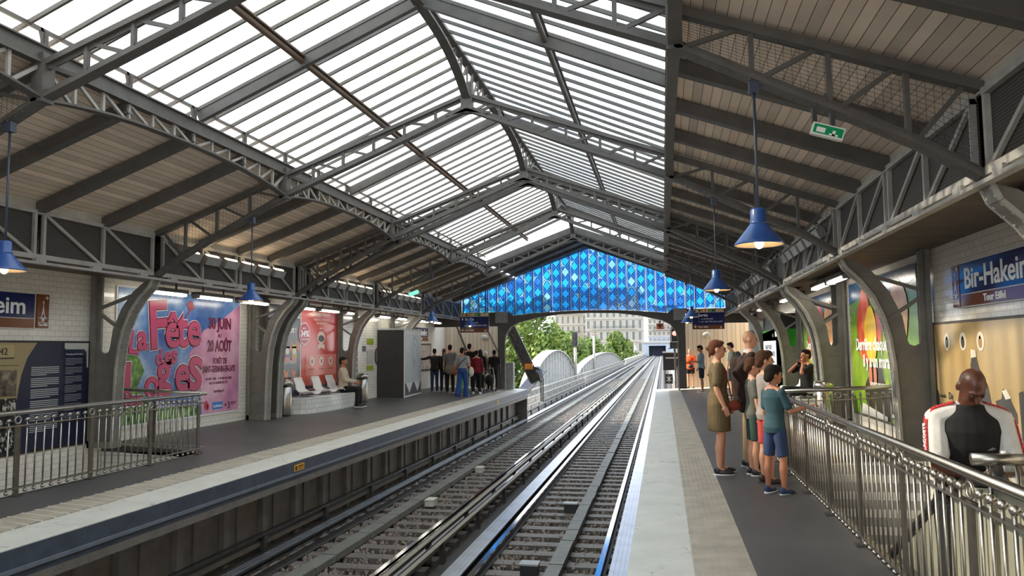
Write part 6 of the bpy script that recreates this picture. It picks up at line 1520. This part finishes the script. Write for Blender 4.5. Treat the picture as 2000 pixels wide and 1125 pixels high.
# --- far end of the right platform
OW = person('woman in an orange tee and black shorts at the far end of the right platform', .97, 28.95, 1.42, 165, hair=('short', 'hair_grey'), top=('short', cloth('orange tee', (230, 88, 32)), .80), bottom=('hot', cloth('black shorts', (20, 20, 22))), shoes='black', arms=[((.2, .1, -1), (-.3, .7, .5)), ((-.2, .2, -1), (.2, .9, .2))], build=1.05)
mb = MB(); mb.sphere((-.06, .17, .80), (.10, .05, .08), 12, 8); place('shoulder_bag', raw(mb), 'black', 'black bag hanging in front of the woman in orange', 'bag', OW)
person('young man in a grey blue tee and dark shorts facing the woman in orange', 1.24, 26.3, 1.53, 80, hair=('short', 'hair_dark'), top=('short', cloth('grey blue tee', (130, 150, 164)), .82), bottom=('shorts', cloth('navy shorts', (32, 34, 48))), shoes=flat('taupe shoes', (130, 118, 106)), arms=[((.12, .1, -1), (0, .5, -.9)), ((-.15, .25, -1), (0, 1, .05))], head=(0, -22), skin='skin_tan')
BP = person('man with a dark backpack standing behind the woman in khaki', 1.95, 23.2, 1.56, 60, hair=('short', 'hair_dark'), top=('short', cloth('pale sage shirt', (160, 164, 148)), .82), bottom=('shorts', cloth('navy shorts', (32, 34, 48))), shoes='black', head=(0, -20))
mb = MB(); mb.sphere((0, -.20, 1.10), (.15, .10, .22), 14, 10); place('backpack', remesh(mb, .012, 2), cloth('slate backpack', (40, 48, 58)), 'dark backpack on the back of the man behind the woman in khaki', 'backpack', BP)
# --- group at the far end of the left platform
walk = [((.03, .22, -1), (.01, -.05, -1)), ((-.03, -.18, -1), (-.01, -.35, -1))]
jean, blk = cloth('dark jeans', (46, 58, 84)), cloth('black cloth', (17, 17, 19))
person('person in a black top and jeans reaching out to the map on the left wall', -7.74, 25.6, 1.45, 25, hair=('short', 'hair_dark'), top=('long', cloth('charcoal top', (38, 36, 34)), .74), bottom=('long', jean), shoes='black', arms=[((.2, .1, -1), (0, .4, -.9)), ((-.8, .5, -.25), (-.9, .4, .05))])
person('person in black with dark red hair beside the one pointing at the map', -7.5, 25.95, 1.46, 15, hair=('long', 'hair_auburn'), top=('long', blk, .72), bottom=('long', jean), shoes='black')
GM = person('man in a grey tee standing with his back turned by the map board', -7.10, 25.3, 1.61, 10, hair=('short', 'hair_dark'), top=('short', cloth('mid grey tee', (108, 106, 102)), .84), bottom=('long', blk), shoes='black')
mb = MB(); mb.sphere((.02, -.16, .78), (.20, .07, .17), 14, 10); place('cloth_bag', remesh(mb, .015, 3), cloth('taupe cloth', (126, 106, 86)), 'taupe cloth bag slung on the back of the man in grey', 'bag', GM)
LW_ = person('woman in a grey tee and wide blue jeans walking away on the left platform', -6.34, 24.03, 1.55, -8, legs=walk, hair=('short', 'hair_dark'), top=('short', cloth('heather grey tee', (146, 148, 148)), .93), bottom=('wide', cloth('blue wide jeans', (38, 66, 128))), shoes=flat('sandal brown', (70, 54, 44)), skin='skin_tan', arms=[((.22, .1, -1), (.05, .75, -.6)), ((-.2, .0, -1), (-.05, .2, -1))])
mb = MB(); mb.tube([(.16, -.09, 1.22), (0, -.145, 1.08), (-.19, -.08, .84)], .012, 6); mb.tube([(.16, -.06, 1.22), (.10, .12, 1.1), (-.10, .15, .95), (-.2, .04, .84)], .012, 6)
mb2 = MB(); mb2.sphere((-.24, -.02, .76), (.06, .10, .10), 12, 8); b_ = place('shoulder_bag', raw(mb2), cloth('tan leather', (150, 84, 48)), 'tan shoulder bag on the left hip of the woman in wide jeans', 'bag', LW_); part('strap', raw(mb), 'black', b_)
mb = MB(); mb.sphere((.27, .10, .78), (.09, .08, .16), 12, 8); place('tote_bag', raw(mb), cloth('off white canvas', (206, 198, 178)), 'off white tote bag on the arm of the woman in wide jeans', 'bag', LW_)
person('red haired person in green trousers partly hidden by the woman in wide jeans', -6.62, 25.3, 1.50, 0, hair=('long', 'hair_auburn'), top=('short', cloth('sand top', (180, 160, 130)), .84), bottom=('long', cloth('sea green trousers', (60, 160, 120))), shoes=flat('sandal brown', (70, 54, 44)))
person('woman in a dark red top and black trousers walking away', -6.22, 25.5, 1.46, 0, legs=walk, hair=('short', 'hair_dark'), top=('long', cloth('dark red blouse', (120, 22, 30)), .84), bottom=('long', blk), shoes='white')
person('tall dark haired man in the middle of the left group', -6.95, 27.4, 1.66, 0, hair=('short', 'hair_dark'), top=('short', blk, .82), bottom=('long', blk), shoes='black')
person('person in a white cap at the back of the left group', -6.45, 27.9, 1.40, 5, hair=('cap', 'white'), top=('short', cloth('pale grey tee', (150, 140, 134)), .84), bottom=('long', blk), shoes='black')
AB = person('woman in a long black robe and headscarf in the left group', -6.42, 26.9, 1.47, 0, hair=('veil', blk), dress=(.14, blk), top=('long', blk, .84), shoes='white')
MB_ = person('man in a black tee and dark trousers nearest the arch in the left group', -6.0, 27.3, 1.48, 6, legs=walk, hair=('short', 'hair_dark'), top=('short', blk, .84), bottom=('long', cloth('dark print trousers', (44, 42, 42))), shoes=flat('dark red shoe', (90, 30, 30)), skin='skin_dark')
mb = MB(); mb.sphere((-.27, .02, .48), (.12, .10, .14), 12, 8); mb.cone((-.25, .02, .58), (-.24, .02, .68), .04, .015); place('plastic_bag', remesh(mb, .012, 1), cloth('white plastic', (214, 212, 206)), 'white plastic bag hanging from the hand of the man in black', 'bag', MB_)
t = thing('pushchair', 'dark folding pushchair in front of the man in black', 'pushchair', (-6.0, 26.5, fz(-6.1)))
z = fz(-6.1)
for dx, dy in ((-.16, -.2), (.16, -.2), (-.16, .25), (.16, .25)): mb = MB(); mb.torus((-6.0 + dx, 26.5 + dy, z + .075), .06, .016, (1, 0, 0), 16, 6); mb.build('wheel', 'black', t, True)
mb = MB(); mb.sphere((-6.0, 26.55, z + .42), (.17, .24, .20), 14, 10); mb.build('seat', blk, t, True)
mb = MB()
for dx in (-.17, .17): mb.tube([(-6.0 + dx, 26.75, z + .08), (-6.0 + dx, 26.45, z + .55), (-6.0 + dx, 26.28, z + .85)], .012, 6); mb.tube([(-6.0 + dx, 26.3, z + .08), (-6.0 + dx, 26.5, z + .5)], .012, 6)
mb.tube([(-6.17, 26.28, z + .85), (-5.83, 26.28, z + .85)], .014, 6); mb.build('frame', 'stainless', t, True)
